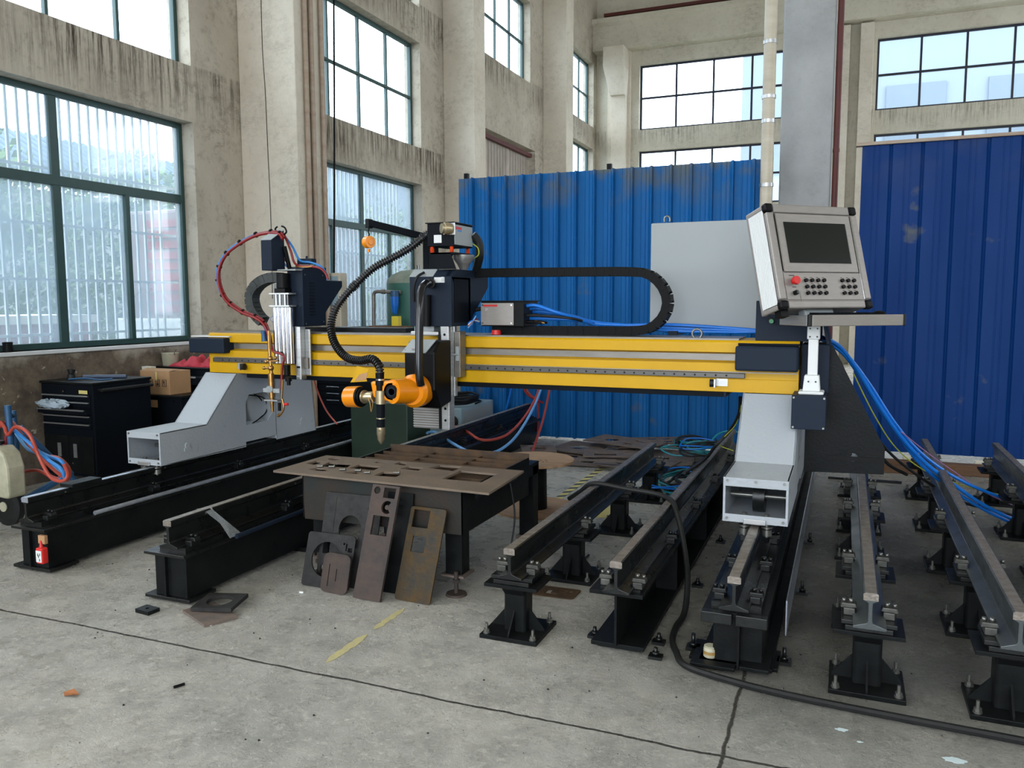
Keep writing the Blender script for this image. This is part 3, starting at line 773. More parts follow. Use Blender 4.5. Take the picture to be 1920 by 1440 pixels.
for y in (3.55, 4.3, 5.1, 5.9, 6.7): clamp(t, -.907, y, RZ, bright=(y < 3.6))
for (x, y) in ((-1.06, 3.62), (-.76, 3.66), (-.74, 3.50), (-.72, 4.5), (-.72, 5.4)):
    b = MB(); b.box(x-.03, x+.03, y-.025, y+.025, 0, .014); b.cyl((x, y, .014), (x, y, .05), .009, n=8); b.hexnut((x, y, .016), (0, 0, 1), .017, .014)
    b.build('anchor_clip', M['oily'], t)

# --- track E : box girder carrying the right gantry leg
t = thing('rail_on_girder', 'rail on black box girder carrying the right gantry leg, splattered end plate', 'track', (-.395, 3.42, 0))
g = MB(); g.box(-.492, -.285, 3.52, 8.4, .03, .25); g.box(-.535, -.26, 3.47, 8.4, .25, .27)
g.build('girder', M['black'], t, bevel=.002)
MB().box(-.382, -.374, 3.46, 3.52, .03, .25).build('end_stiffener', M['black'], t)
for x in (-.535, -.39): MB().box(x, x+.13, 3.44, 3.46+.02, .224, .272).build('end_lug', M['oily'], t, bevel=.003)
f_ = MB(); f_.box(-.58, -.39, 3.45, 3.62, .016, .03); f_.box(-.37, -.25, 3.45, 3.60, .03, .045); f_.box(-.60, -.22, 3.55, 3.75, 0, .016); f_.box(-.55, -.24, 3.5, 8.4, .014, .03); f_.build('foot_plate', M['black'], t, bevel=.002)
MB().box(-.50, -.29, 3.50, 8.4, .27, .30).build('seat_plate', M['oily'], t)
MB().box(-.214, -.208, 3.9, 8.4, .03, .20).build('side_strip', M['rail_blue'], t)
rail('', -.395, 3.41, 8.45, parent=t)
for y in (3.56, 4.02, 4.5, 5.3, 6.1, 6.9, 7.7): clamp(t, -.395, y, RZ)
for (x, y) in ((-.60, 3.66), (-.2, 3.66), (-.60, 4.7), (-.17, 4.6), (-.17, 5.6)):
    b = MB(); b.box(x-.03, x+.03, y-.03, y+.03, 0, .016); b.cyl((x, y, .016), (x, y, .075), .009, n=8); b.hexnut((x, y, .018), (0, 0, 1), .018, .014)
    b.build('anchor_bolt', M['oily'], t)

# --- track A and B : heavy black girders on the left
for (cx, rx, y0, y1, lab) in ((-4.44, -4.475, 3.28, 8.6, 'rail on tall black box girder carrying the left gantry leg'), (-3.30, -3.29, 3.20, 8.52, 'rail on black box girder between the table and the left gantry leg')):
    t = thing('rail_on_girder', lab, 'track', (rx, y0, 0))
    g = MB(); g.box(cx-.108, cx+.108, y0+.02, y1, .03, .255); g.build('girder', M['black'], t, bevel=.003)
    MB().box(cx-.155, cx+.125, y0-.01, y1, .255, .272).build('top_flange', M['oily'], t, bevel=.002)
    MB().box(cx-.03, cx-.018, y0, y0+.02, .03, .255).build('end_stiffener', M['black'], t)
    MB().box(cx-.17, cx+.14, y0+.0, y0+.2, .012, .03).build('foot_plate', M['oily'], t, bevel=.002)
    MB().box(cx-.20, cx-.06, y0+.05, y0+.16, 0, .012).build('shim_plate', M['oily'], t, bevel=.002)
    for y in np.arange(y0+1, y1, 1.0): MB().box(cx-.16, cx+.16, y, y+.16, 0, .03).build('foot_plate', M['oily'], t, bevel=.002)
    MB().box(rx-.09, rx+.09, y0+.03, y1, .272, .30).build('seat_plate', M['oily'], t)
    rail('', rx, y0, y1, parent=t, top='rail_blue' if cx < -4 else 'rail_top')
    c = MB(); c.cyl((rx+.15, y0+.35, .285), (rx+.15, y1-.05, .285), .014, n=12); c.build('edge_bar', M['rail_blue'] if cx < -4 else M['navy'], t)
    for y in [y0+.10]+list(np.arange(y0+.9, y1-.2, .85)): clamp(t, rx, y, RZ)
    for y in np.arange(y0+.25, y1, .8):
        MB().cyl((rx+.0285, y, RZ+.132), (rx+.031, y, RZ+.132), .006, n=10).build('web_hole_plug', M['bolt'], t)
# end brace at far end of B
t = thing('rail_fishplate', 'small dark plate lying on top of the left rail end', 'plate', (-4.475, 3.64, RZ+.151))
MB().box(-4.53, -4.42, 3.56, 3.78, RZ+.1512, RZ+.175).build('plate_body', M['black'], t, bevel=.004)

# ================================================================== GANTRY
YB = 5.03
GL, GR = -4.70, -.245
g = thing('cutting_gantry', 'long yellow crossbeam gantry on two grey legs straddling the rails', 'gantry', (-2.5, YB, .46))
bm_ = MB()
prof = [(YB+.42, 1.05), (YB, 1.05), (YB, 1.13), (YB+.006, 1.13), (YB+.006, 1.172), (YB, 1.172), (YB, 1.225), (YB+.05, 1.235), (YB+.05, 1.280), (YB, 1.290), (YB, 1.350), (YB+.012, 1.362), (YB+.42, 1.362)]
bm_.px([(y, z) for y, z in prof], GL+.05, GR)
bm_.build('crossbeam', M['yellow'], g, bevel=.002)
MB().box(-4.50, GR-.36, YB+.044, YB+.052, 1.238, 1.278).build('web_plate', M['beamsteel'], g)
MB().box(-4.62, GR-.35, YB+.03, YB+.40, 1.362, 1.372).build('top_plate', M['beamsteel'], g)
r_ = MB(); r_.box(-4.60, -.55, YB-.018, YB+.008, 1.136, 1.166); r_.build('linear_rail', mat('guide_rail', (88, 86, 82), .35, metal=.5), g, bevel=.003)
MB().box(-4.60, GR-.01, YB-.004, YB+.008, 1.168, 1.174).build('rail_shim', M['beamsteel'], g)
h_ = MB()
for i in range(62): h_.cyl((-4.5+i*.063, YB-.0192, 1.151), (-4.5+i*.063, YB-.0182, 1.151), .006, n=8)
h_.build('rail_hole', M['black_plastic'], g)
# lower flange under the beam
fl_ = MB(); fl_.box(-4.30, -.68, YB+.02, YB+.34, 1.015, 1.05); fl_.px([(YB+.02, 1.015), (YB+.02, 1.05), (YB+.34, 1.05), (YB+.34, 1.015)], -.68, -.66); fl_.build('under_flange', M['navy'], g, bevel=.004)
fr2 = MB(); fr2.box(-4.30, -.68, YB+.016, YB+.02, 1.018, 1.048); fr2.build('flange_face', M['navy_dark'], g)
def leg(x0, x1, name='end_leg'):
    side = [(4.22, .47), (4.22, .70), (4.66, .70), (5.00, 1.05), (5.86, 1.05), (5.95, .95), (6.0, .46), (5.46, .46), (5.46, .50), (5.08, .50), (5.08, .46)]
    side2 = [(4.22, .47), (4.22, .70), (4.66, .70), (5.00, 1.05), (5.86, 1.05), (5.95, .95), (6.0, .47)]
    # two side cheeks (outer with oval window), skins between
    win = [(5.09, .63), (5.35, .635), (5.44, .72), (5.44, .79), (5.34, .875), (5.13, .87), (5.09, .80)]
    t = .008
    root = MB()
    for xx in (x0, x1-t):
        me = flat([(y, z) for y, z in side], [win], t)
        Mx = frame((xx, 0, 0), (0, 1, 0), (0, 0, 1)); root.mesh(xf(me, Mx))
    # skins
    for (a, b) in (((4.22, .70), (4.66, .70)), ((4.66, .70), (5.00, 1.05)), ((5.86, 1.05), (5.95, .95)), ((5.95, .95), (6.0, .47)), ((4.26, .475), (5.08, .475))):
        d = Vector((0, b[0]-a[0], b[1]-a[1])).normalized(); nrm = Vector((0, d.z, -d.y))*t
        root.prism([(x0, a[0], a[1]), (x0, b[0], b[1]), (x0, b[0]+nrm.y, b[1]+nrm.z), (x0, a[0]+nrm.y, a[1]+nrm.z)], (x1-x0, 0, 0))
    root.box(x0, x1, 5.45, 5.458, .47, 1.04); root.box(x0+.01, x1-.01, 5.08, 5.086, .88, 1.04); root.box(x0+.008, x1-.008, 5.09, 5.45, .60, .606)
    lo = root.build(name, M['leg'], g, bevel=.0015)
    fr_ = MB(); fr_.box(x0, x1, 4.212, 4.22, .655, .70); fr_.box(x0, x1, 4.212, 4.22, .47, .51); fr_.box(x0, x0+.012, 4.212, 4.22, .51, .655); fr_.box(x1-.012, x1, 4.212, 4.22, .51, .655)
    fr_.build('end_frame', M['leg'], lo, bevel=.001)
    b = MB()
    for x in (x0+.02, x1-.022) + (((x0+x1)/2,) if x0 > -2 else ()):
        b.cyl((x, 4.206, .685), (x, 4.212, .685), .007, n=8)
    for x in (x0+.02, x1-.022): b.cyl((x, 4.206, .488), (x, 4.212, .488), .007, n=8)
    b.build('screw', M['bolt'], lo)
    xc = (x0+x1)/2
    MB().cyl((xc-.03, 4.46, .56), (xc+.03, 4.46, .56), .085, n=32).build('track_wheel', M['oily'], lo)
    MB().cyl((x0+.01, 4.46, .56), (x1-.01, 4.46, .56), .014).build('wheel_axle', M['bolt'], lo)
    MB().cyl((xc-.03, 5.72, .56), (xc+.03, 5.72, .56), .085, n=32).build('track_wheel', M['oily'], lo)
    for s in (-.055, .055):
        q = MB(); q.cyl((xc+s, 4.27, .39), (xc+s, 4.27, .478), .010); q.cyl((xc+s, 4.27, .40), (xc+s, 4.27, .43), .026, n=20); q.cyl((xc+s, 4.27, .44), (xc+s, 4.27, .448), .03); q.hexnut((xc+s, 4.27, .48), (0, 0, 1), .015, .03)
        q.build('side_guide_roller', M['bolt'], lo)
    MB().box(xc-.055, xc+.055, 4.203, 4.212, .466, .492).build('scraper_plate', M['pol'], lo, bevel=.002)
    return lo
legL = leg(-4.665, -4.36); legR = leg(-.555, -.235)
for y in (4.46, 5.80):
    q = MB(); q.box(-4.362, -4.354, y-.03, y+.03, .535, .56); q.cyl((-4.362, y, .575), (-4.352, y, .575), .022, n=20); q.build('wheel_bearing_cap', M['leg'], legL)
q = MB(); q.tube([atx(444, 740, -4.45), atx(492, 745, -4.45), atx(500, 770, -4.45), atx(480, 790, -4.45)], .005); q.tube([atx(470, 735, -4.5), atx(490, 750, -4.5), atx(495, 775, -4.5), atx(472, 795, -4.5)], .005)
q.build('wiring', M['black_plastic'], legL)
# navy end covers
q = MB(); q.box(-4.79, -4.44, 4.96, YB+.1, 1.205, 1.322); q.build('end_cover', M['navy'], g, bevel=.01)
MB().box(-4.80, -4.42, YB-.03, YB+.2, 1.33, 1.338).build('cover_lid', M['white'], g)
q = MB(); q.box(-.60, -.245, 4.93, YB+.05, 1.188, 1.335); q.build('end_cover', M['navy'], g, bevel=.012)
MB().box(-.59, -.24, 4.98, YB+.12, 1.337, 1.348).build('cover_lid', M['navy_dark'], g)
for x, s in ((-4.30, -1), (-.72, 1)):
    q = MB(); q.cyl((x, YB-.04, 1.105), (x+s*.0+.03*(-s), YB-.04, 1.105), .021, .025, n=20); q.build('rubber_bumper', M['rubber'], g)
    q = MB(); q.box(min(x, x+.07*s), max(x, x+.07*s), YB-.006, YB, 1.085, 1.13); q.box(x-.004, x+.004, YB-.065, YB, 1.08, 1.13); q.build('bumper_bracket', M['pol'], g)
for x in (-.83,):
    pass
tor = MB(); P0 = Vector((-.86, YB+.12, 1.395))
tor.tube([P0+Vector((math.cos(a)*.03, 0, math.sin(a)*.03)) for a in np.linspace(0, 2*PI, 17)], .007, sub=1); tor.cyl(P0+Vector((0, 0, -.035)), P0+Vector((0, 0, -.022)), .014)
tor.build('lifting_eye', M['bolt'], g)

# raised spar bar behind the beam top, left of the plasma head
t = thing('cable_tray', 'black cable tray lying along the top of the crossbeam between the two heads', 'cable tray', at(640, 605, YB+.30))
a0 = at(560, 610, YB+.30); a1 = at(768, 610, YB+.30)
MB().box(a0.x, a1.x, YB+.24, YB+.38, 1.374, 1.405).build('tray', M['black'], t)

# ================================================================== ELECTRICAL CABINET + CONSOLE
c = thing('electrical_cabinet', 'large pale grey electrical cabinet behind the right end of the beam', 'cabinet', (-.8, 5.62, 1.39))
MB().box(-1.262, -.30, 5.60, 5.90, 1.40, 2.13).build('enclosure', M['cab'], c, bevel=.006)
MB().box(-1.20, -.36, 5.90, 5.92, 1.44, 2.08).build('door', M['cab'], c, bevel=.003)
for x in (-1.165, -.42):
    q = MB(); P0 = Vector((x, 5.66, 2.155)); q.tube([P0+Vector((math.cos(a)*.02, 0, math.sin(a)*.026)) for a in np.linspace(-.5, PI+.5, 12)], .006, sub=1); q.build('lifting_eye', M['bolt'], c)
for x in (-1.1, -.45): MB().box(x, x+.06, 5.44, 5.86, 1.372, 1.40).build('mounting_foot', M['navy'], c)

c = thing('gantry_side_housing', 'navy sheet-metal housing at the right end of the beam, green button on it', 'machine housing', (-.2, 5.1, 1.0))
q = MB(); q.box(-.50, -.135, 5.06, 5.5, 1.36, 1.60); q.px([(5.05, 1.06), (5.05, 1.345), (5.35, 1.345), (5.35, 1.06)], -.235, -.08); q.prism([(-.08, 5.05, 1.345), (-.08, 5.5, 1.345), (-.13, 5.5, 1.60), (-.13, 5.06, 1.60)], (-.02, 0, 0))
q.build('housing_body', M['navy'], c, bevel=.004)
q = MB(); q.py([(-.205, .60), (.24, .60), (.24, .72), (-.075, 1.33), (-.13, 1.35), (-.205, 1.35)], 5.12, 5.128)
Mq = frame((0, 5.14, 0), (1, 0, 0), (0, 0, 1))
pl = flat([(-.205, .575), (.235, .59), (.235, .74), (-.068, 1.34), (-.205, 1.34)], [circ(.062, .68, .03, 20, .025)], .01)
q.bm.free(); q = MB(); q.mesh(xf(pl, Mq)); q.build('side_bracket', M['black'], c)
q = MB(); q.box(-.09, .215, 5.122, 5.130, .66, .685); q.build('bracket_slot', M['black_plastic'], c)
q = MB(); pb = at(1447, 602, 5.05); q.cyl(pb+Vector((0, .02, 0)), pb+Vector((0, -.03, 0)), .013); q.build('push_button', M['green'], c)
q = MB(); q.cyl(pb+Vector((-.012, .02, .008)), pb+Vector((-.012, -.012, .008)), .016); q.build('button_ring', M['black_plastic'], c)

# junction box with post
c = thing('console_post', 'white console post standing on a navy junction box', 'console post', (-.17, 4.8, .87))
q = MB(); q.box(-.266, -.085, 4.76, 5.0, .885, 1.075); q.build('junction_box', M['navy'], c, bevel=.003)
q = MB()
for x in (-.255, -.096):
    for z in (.897, 1.063): q.cyl((x, 4.752, z), (x, 4.76, z), .006, n=10)
q.build('screw', M['bolt'], c)
MB().box(-.235, -.10, 4.79, 4.93, 1.077, 1.095).build('post_foot', M['white'], c, bevel=.008)
q = MB(); q.hexa([(-.213, 4.80, 1.095), (-.120, 4.80, 1.095), (-.120, 4.90, 1.095), (-.213, 4.90, 1.095)], [(-.205, 4.81, 1.185), (-.128, 4.81, 1.185), (-.128, 4.89, 1.185), (-.205, 4.89, 1.185)]); q.build('foot_sleeve', M['white'], c, bevel=.006)
MB().box(-.190, -.138, 4.82, 4.88, 1.185, 1.46).build('post', M['white'], c, bevel=.004)
MB().box(-.198, -.130, 4.812, 4.888, 1.385, 1.462).build('head_sleeve', M['white'], c, bevel=.006)
q = MB()
for x in (-.183, -.145):
    for z in (1.40, 1.445): q.cyl((x, 4.806, z), (x, 4.812, z), .005, n=8)
    q.cyl((x, 4.802, 1.15), (x, 4.81, 1.15), .005, n=8)
q.build('screw', M['oily'], c)

# console : local x along the face, y into the box, z up (before the tilt)
def console():
    ps, ti, W_, H_, D_ = math.radians(43), math.radians(16.5), .625, .595, .17
    o = Vector((-.318, 4.58, 1.560))
    Mx = Matrix.Translation(o) @ Matrix.Rotation(ps, 4, 'Z') @ Matrix.Rotation(-ti, 4, 'X')
    r = thing('control_console', 'tilted grey operator console with dark screen and rows of round buttons', 'console', o)
    MB().box(.012, W_-.012, .012, D_, .012, H_-.012, Mx).build('console_body', M['alu'], r, bevel=.004)
    for s0 in (-.001, W_-.001):
        q = MB(); q.box(s0, s0+.002, .03, D_-.012, .03, H_-.03, Mx)
        for i in range(9): q.box(s0-.002, s0+.004, .035+i*.0142, .042+i*.0142, .03, H_-.03, Mx)
        q.build('side_fin_panel', M['white'], r)
    q = MB()
    q.box(.05, W_-.05, 0, .03, H_-.05, H_, Mx); q.box(.05, W_-.05, 0, .03, 0, .045, Mx); q.box(0, .045, 0, .03, .05, H_-.05, Mx); q.box(W_-.045, W_, 0, .03, .05, H_-.05, Mx)
    q.box(0, .03, D_-.02, D_+.01, .0, H_, Mx); q.box(W_-.03, W_, D_-.02, D_+.01, 0, H_, Mx)
    q.box(0, .02, .03, D_, 0, .03, Mx); q.box(0, .02, .03, D_, H_-.03, H_, Mx)
    q.build('console_frame', M['alu'], r, bevel=.008)
    for x in (-.003, W_-.05):
        for z in (-.003, H_-.047): MB().box(x, x+.053, -.004, .04, z, z+.05, Mx).build('corner_cap', M['black_plastic'], r, bevel=.012)
    MB().box(.05, .056, -.002, .012, .21, H_-.055, Mx).build('bright_edge', M['chrome'], r); MB().box(W_-.056, W_-.05, -.002, .012, .05, H_-.055, Mx).build('bright_edge', M['chrome'], r)
    MB().box(.058, W_-.058, 0, .014, .205, H_-.055, Mx).build('screen_bezel', M['alu'], r, bevel=.003)
    MB().box(.10, W_-.10, -.003, .002, .255, H_-.105, Mx).build('display', M['screen'], r, bevel=.001)
    q = MB(); q.box(W_-.102, W_-.098, -.004, .001, .255, H_-.11, Mx); q.build('display_edge', M['chrome'], r)
    MB().box(.05, W_-.05, .006, .016, .05, .20, Mx).build('button_panel', M['alu'], r)
    for cx0, nx in ((.19, 4), (.44, 3)):
        for i in range(nx):
            for j in range(3):
                x = cx0+i*.041; z = .085+j*.036
                MB().cyl(Mx @ Vector((x, .006, z)), Mx @ Vector((x, -.006, z)), .0105, n=16).build('push_button', M['black_plastic'], r)
    q = MB()
    for cx0, nx in ((.19, 4), (.44, 3)):
        for i in range(nx):
            for j in range(3):
                x = cx0+i*.041; z = .085+j*.036+.0155
                q.box(x-.007, x+.007, .0048, .006, z, z+.003, Mx)
    q.box(.085, .12, .0048, .006, .183, .187, Mx); q.box(.095, .12, .0048, .006, .118, .122, Mx)
    q.build('button_caption', M['ink'], r)
    b = MB(); b.cyl(Mx @ Vector((.105, .006, .150)), Mx @ Vector((.105, -.016, .150)), .014); b.cyl(Mx @ Vector((.105, -.016, .150)), Mx @ Vector((.105, -.03, .150)), .024, .022, n=24); b.build('emergency_stop', M['red'], r)
    b = MB(); b.cyl(Mx @ Vector((.105, .006, .086)), Mx @ Vector((.105, -.012, .086)), .013); k = b.build('key_switch', M['black_plastic'], r)
    b = MB(); b.box(.103, .107, -.028, -.012, .078, .094, Mx); b.box(.112, .120, -.024, -.021, .055, .088, Mx); b.box(.1145, .1175, -.024, -.021, .03, .056, Mx); b.build('key', M['bolt'], k)
    # neck to the tray
    MB().box(.20, .40, .06, .12, -.05, .015, Mx).build('neck', M['cab'], r, bevel=.01)
    MB().box(.02, .07, .04, .09, -.035, .005, Mx).build('hinge_foot', M['black_plastic'], r)
    return r
console()
def tray():
    ps = math.radians(34); o = Vector((-.178, 4.585, 1.464))
    Mx = Matrix.Translation(o) @ Matrix.Rotation(ps, 4, 'Z')
    r = thing('keyboard_tray', 'grey keyboard tray below the console, bright left edge', 'tray', o)
    MB().box(.01, .565, .01, .29, .02, .045, Mx).build('tray_board', M['cab'], r)
    q = MB(); q.box(.012, .56, -.004, .02, 0, .060, Mx); q.box(.556, .572, 0, .30, 0, .058, Mx); q.box(.0, .57, .285, .30, 0, .05, Mx); q.build('tray_frame', M['alu'], r, bevel=.004)
    MB().box(-.004, .012, .02, .30, .0, .058, Mx).build('side_rail', M['pol'], r, bevel=.004)
    for x in (-.006, .556): MB().box(x, x+.02, -.006, .022, -.002, .062, Mx).build('corner_cap', M['rubber'], r, bevel=.006)
    k = thing('keyboard', 'black computer keyboard on the console tray', 'keyboard', Mx @ Vector((.3, .15, .045)))
    MB().box(.09, .45, .06, .20, .046, .062, Mx).build('keyboard_base', M['black_plastic'], k, bevel=.003)
    q = MB()
    for j in range(5):
        for i in range(15): q.box(.098+i*.0232, .118+i*.0232, .068+j*.025, .088+j*.025, .062, .070, Mx)
    q.build('keycaps', M['navy_dark'], k); tag(kids(k)[-1], kind='stuff')
    m_ = thing('computer_mouse', 'black computer mouse at the right end of the console tray', 'mouse', Mx @ Vector((.50, .13, .045)))
    q = MB(); q.ball((0, 0, 0), 1, (.03, .05, .024)); 
    for v in q.bm.verts: v.co = Mx @ (v.co+Vector((.505, .13, .056)))
    q.build('mouse_shell', M['black_plastic'], m_)
    f = MB(); f.box(.06, .2, .03, .07, .0455, .048, Mx); tag(f.build('blue_card', M['filter']), 'thin blue card under the left end of the keyboard', 'card')
tray()

# ================================================================== OXYFUEL TORCH CARRIAGE
c = thing('torch_carriage', 'navy and aluminium torch carriage on the left part of the yellow beam', 'machine head', (-3.8, 4.95, 1.05))
q = MB(); q.px([(4.97, 1.42), (4.97, 1.83), (5.02, 1.86), (5.27, 1.86), (5.27, 1.765), (5.48, 1.765), (5.48, 1.72), (5.25, 1.52), (5.25, 1.42)], -3.83, -3.695)
o = q.build('drive_housing', M['navy'], c, bevel=.004)
q = MB()
for i in range(11): q.box(-3.696, -3.6935, 5.05, 5.115, 1.50+i*.0235, 1.51+i*.0235)
q.build('vent_slots', M['black_plastic'], c)
q = MB()
for y, z in ((5.0, 1.44), (5.0, 1.80), (5.22, 1.45), (5.22, 1.80)): q.cyl((-3.695, y, z), (-3.692, y, z), .005, n=8)
q.build('screw', M['bolt'], c)
MB().box(-3.885, -3.70, 4.90, 5.02, 1.828, 1.838).build('top_plate', M['cab'], c, bevel=.002)
MB().box(-3.745, -3.70, 4.93, 4.995, 1.03, 1.42).build('slide_plate', M['pol'], c, bevel=.003)
MB().box(-3.70, -3.655, 4.985, 5.0, 1.06, 1.40).build('carriage_plate', M['pol'], c, bevel=.003)
MB().box(-3.70, -3.665, 4.965, 5.0, 1.11, 1.19).build('linear_bearing', M['beamsteel'], c, bevel=.002)
q = MB()
for i, x in enumerate((-3.90, -3.865, -3.83, -3.795, -3.765)): q.cyl((x, 4.91-.008*(i % 2), 1.15), (x, 4.91-.008*(i % 2), 1.56), .0185 if i % 2 == 0 else .013, n=14)
q.box(-3.89, -3.77, 4.915, 4.965, 1.15, 1.56)
q.build('lift_guide', M['chrome'], c)
MB().box(-3.925, -3.745, 4.87, 4.96, 1.565, 1.578).build('guide_plate', M['pol'], c, bevel=.002)
MB().box(-3.925, -3.745, 4.87, 4.96, 1.655, 1.667).build('guide_plate', M['pol'], c, bevel=.002)
q = MB(); q.box(-3.885, -3.79, 4.885, 4.965, 1.667, 1.70); q.cyl((-3.835, 4.925, 1.70), (-3.835, 4.925, 1.81), .047, n=24); q.build('lift_motor', M['black_plastic'], c, bevel=.004)
q = MB()
for x in (-3.88, -3.845, -3.80): q.cyl((x, 4.90, 1.578), (x, 4.90, 1.655), .009, n=12)
q.build('spacer_rod', M['chrome'], c)
q = MB(); q.px([(4.84, 1.83), (4.84, 2.045), (4.99, 2.125), (4.99, 1.83)], -3.955, -3.862); q.build('sloped_guard', M['navy'], c, bevel=.003)
q = MB(); q.prism([(-3.957, 4.838, 2.047), (-3.957, 4.992, 2.129), (-3.957, 4.992, 2.133), (-3.957, 4.838, 2.051)], (.097, 0, 0)); q.build('guard_top', M['cab'], c)
q = MB(); q.cyl(at(533, 462, 4.97), at(545, 512, 5.02), .016); q.build('hose_support', M['black_plastic'], c)
for pts in ([(527, 440), (521, 437), (516, 430), (520, 425)], [(532, 440), (537, 435), (534, 427), (528, 424)]):
    q = MB(); q.tube([at(a, b, 4.96) for a, b in pts], .0065); q.build('hose_hook', M['black_plastic'], c)
q = MB(); v = at(560, 493, 5.06); q.box(v.x, v.x+.13, 5.04, 5.10, v.z-.012, v.z+.03); q.cyl(at(575, 490, 5.05), at(575, 480, 5.05), .008); q.build('gas_valve_block', M['navy'], c, bevel=.004)
q = MB(); q.tube([at(555, 500, 5.02), at(570, 501, 5.02), at(585, 500, 5.02)], .009); q.build('brass_fitting', M['brass'], c)
for i, (pts, m_, r_) in enumerate((([(533, 440), (545, 470), (555, 496), (585, 500), (600, 503), (610, 512), (615, 524)], 'hose_red', .0085), ([(530, 438), (548, 462), (562, 488), (582, 492), (602, 500), (612, 514), (614, 525)], 'hose_blue', .008),
                         ([(527, 450), (530, 480), (540, 495), (546, 512)], 'hose_red', .007), ([(532, 470), (532, 490), (536, 498), (545, 505)], 'hose_blue', .007))):
    q = MB(); q.tube([at(a, b, 5.02+.02*i) for a, b in pts], r_); q.build('gas_hose', M[m_], c)
arch = [(530, 447), (524, 438), (508, 435), (480, 440), (450, 455), (425, 475), (411, 500), (409, 525), (418, 553), (432, 570), (455, 585), (478, 594), (494, 606), (502, 625), (506, 645)]
for dx, dy, m_, r_, dY in ((0, 2, 'hose_red', .0105, -.02), (3, -1, 'hose_red', .009, .0), (-2, 0, 'hose_blue', .009, .02)):
    q = MB(); q.tube([at(a+dx, b+dy, 4.93+dY+.04*math.sin(i*.4)) for i, (a, b) in enumerate(arch)], r_); q.build('gas_hose', M[m_], c)
q = MB()
for i in range(1, len(arch)-1, 1):
    p = at(*arch[i], 4.93+.04*math.sin(i*.4)); t_ = (at(*arch[i+1], 4.93)-at(*arch[i-1], 4.93)).normalized()
    q.cyl(p-t_*.006, p+t_*.006, .0225, n=14)
q.build('cable_tie', M['black_plastic'], c); tag(kids(c)[-1], kind='stuff')
q = MB(); q.tube([at(506, 640, 4.88), at(510, 652, 4.88), at(514, 660, 4.87), at(528, 664, 4.87), at(533, 672, 4.87), at(529, 690, 4.87), at(528, 730, 4.87)], .009); q.build('gas_hose', M['hose_red'], c)
# torch
q = MB()
q.cyl(at(504, 620, 4.86), at(505, 655, 4.86), .013); q.cyl(at(505, 655, 4.86), at(509, 700, 4.86), .012); q.cyl(at(508, 700, 4.86), at(510, 745, 4.86), .022, n=24); q.cyl(at(510, 745, 4.86), at(511, 772, 4.86), .018, .011, n=20)
q.ball(at(507, 672, 4.86), .020); q.ball(at(508, 690, 4.86), .022); q.cyl(at(497, 677, 4.86), at(520, 677, 4.86), .007); q.cyl(at(494, 690, 4.86), at(508, 690, 4.86), .008); q.ball(at(499, 678, 4.86), .014); q.ball(at(495, 690, 4.86), .013); q.ball(at(517, 671, 4.86), .012)
o = q.build('cutting_torch', M['brass'], c)
q = MB(); q.cyl(at(496, 640, 4.86), at(494, 624, 4.86), .022, .016); q.cyl(at(494, 626, 4.86), at(494, 620, 4.86), .019); q.build('torch_valve', M['trolley'], c)
q = MB(); v = at(500, 730, 4.87); q.box(v.x-.02, v.x+.13, 4.85, 4.89, v.z-.022, v.z+.01); q.cyl(at(505, 730, 4.83), at(505, 730, 4.87), .026, n=20); q.build('torch_clamp', M['cab'], c, bevel=.004)
q = MB(); v = at(500, 750, 4.87); q.box(v.x, v.x+.12, 4.84, 4.89, v.z-.005, v.z+.007); q.build('lower_bracket', M['pol'], c, bevel=.002)
q = MB()
v0 = at(538, 684, 4.88)
q.cyl(v0, v0+Vector((0, 0, -.075)), .022, n=16)
for i in range(6): q.cyl(v0+Vector((0, 0, -.005-i*.012)), v0+Vector((0, 0, -.011-i*.012)), .027, n=16)
q.build('height_control_motor', M['black_plastic'], c)
q = MB(); v = at(541, 707, 4.88); q.cyl(v, v+Vector((0, 0, -.03)), .024); q.cyl(v+Vector((0, 0, -.03)), v+Vector((0, 0, -.06)), .014); q.build('knob', M['black_plastic'], c)
q = MB(); q.cyl(at(530, 712, 4.87), at(528, 748, 4.87), .007); q.tube([at(529, 748, 4.87), at(532, 765, 4.87), at(527, 776, 4.87), at(522, 779, 4.87)], .008); q.cyl(at(524, 778, 4.87), at(521, 780, 4.87), .012); q.build('igniter_tube', M['brass'], c)
q = MB(); q.cyl(at(533, 758, 4.87), at(540, 758, 4.87), .010); q.build('igniter_knob', M['red'], c)
q = MB(); q.cyl(at(524, 770, 4.88), at(524, 755, 4.88), .012); q.build('igniter_body', M['black_plastic'], c)
MB().box(-3.735, -3.71, 4.925, 4.931, 1.115, 1.13).build('slide_slot', M['black_plastic'], c)

# ---- energy chain of the left carriage
def chain(parent, pts, w_, h_, m_, name='chain_link', step=.045, yc=0.0, up=Vector((0, 1, 0))):
    P = resample(spline(pts, 10), step)
    for i in range(len(P)-1):
        t_ = (P[i+1]-P[i]).normalized(); n_ = up.cross(t_).normalized()
        q = MB(); L = step*.97
        Mx = Matrix(((t_.x, up.x, n_.x, P[i].x), (t_.y, up.y, n_.y, P[i].y), (t_.z, up.z, n_.z, P[i].z), (0, 0, 0, 1)))
        k = .0015 if i % 2 else 0
        q.box(0, L, -w_/2-k, -w_/2+.012, -h_/2, h_/2, Mx); q.box(0, L, w_/2-.012, w_/2+k, -h_/2, h_/2, Mx)
        q.box(L*.1, L*.82, -w_/2+.012, w_/2-.012, h_/2-.006, h_/2, Mx); q.box(L*.1, L*.82, -w_/2+.012, w_/2-.012, -h_/2, -h_/2+.006, Mx)
        q.box(-.008, L*.4, -w_/2-k-.002, -w_/2, -h_/2*.62, h_/2*.62, Mx)
        q.build(name, m_, parent)
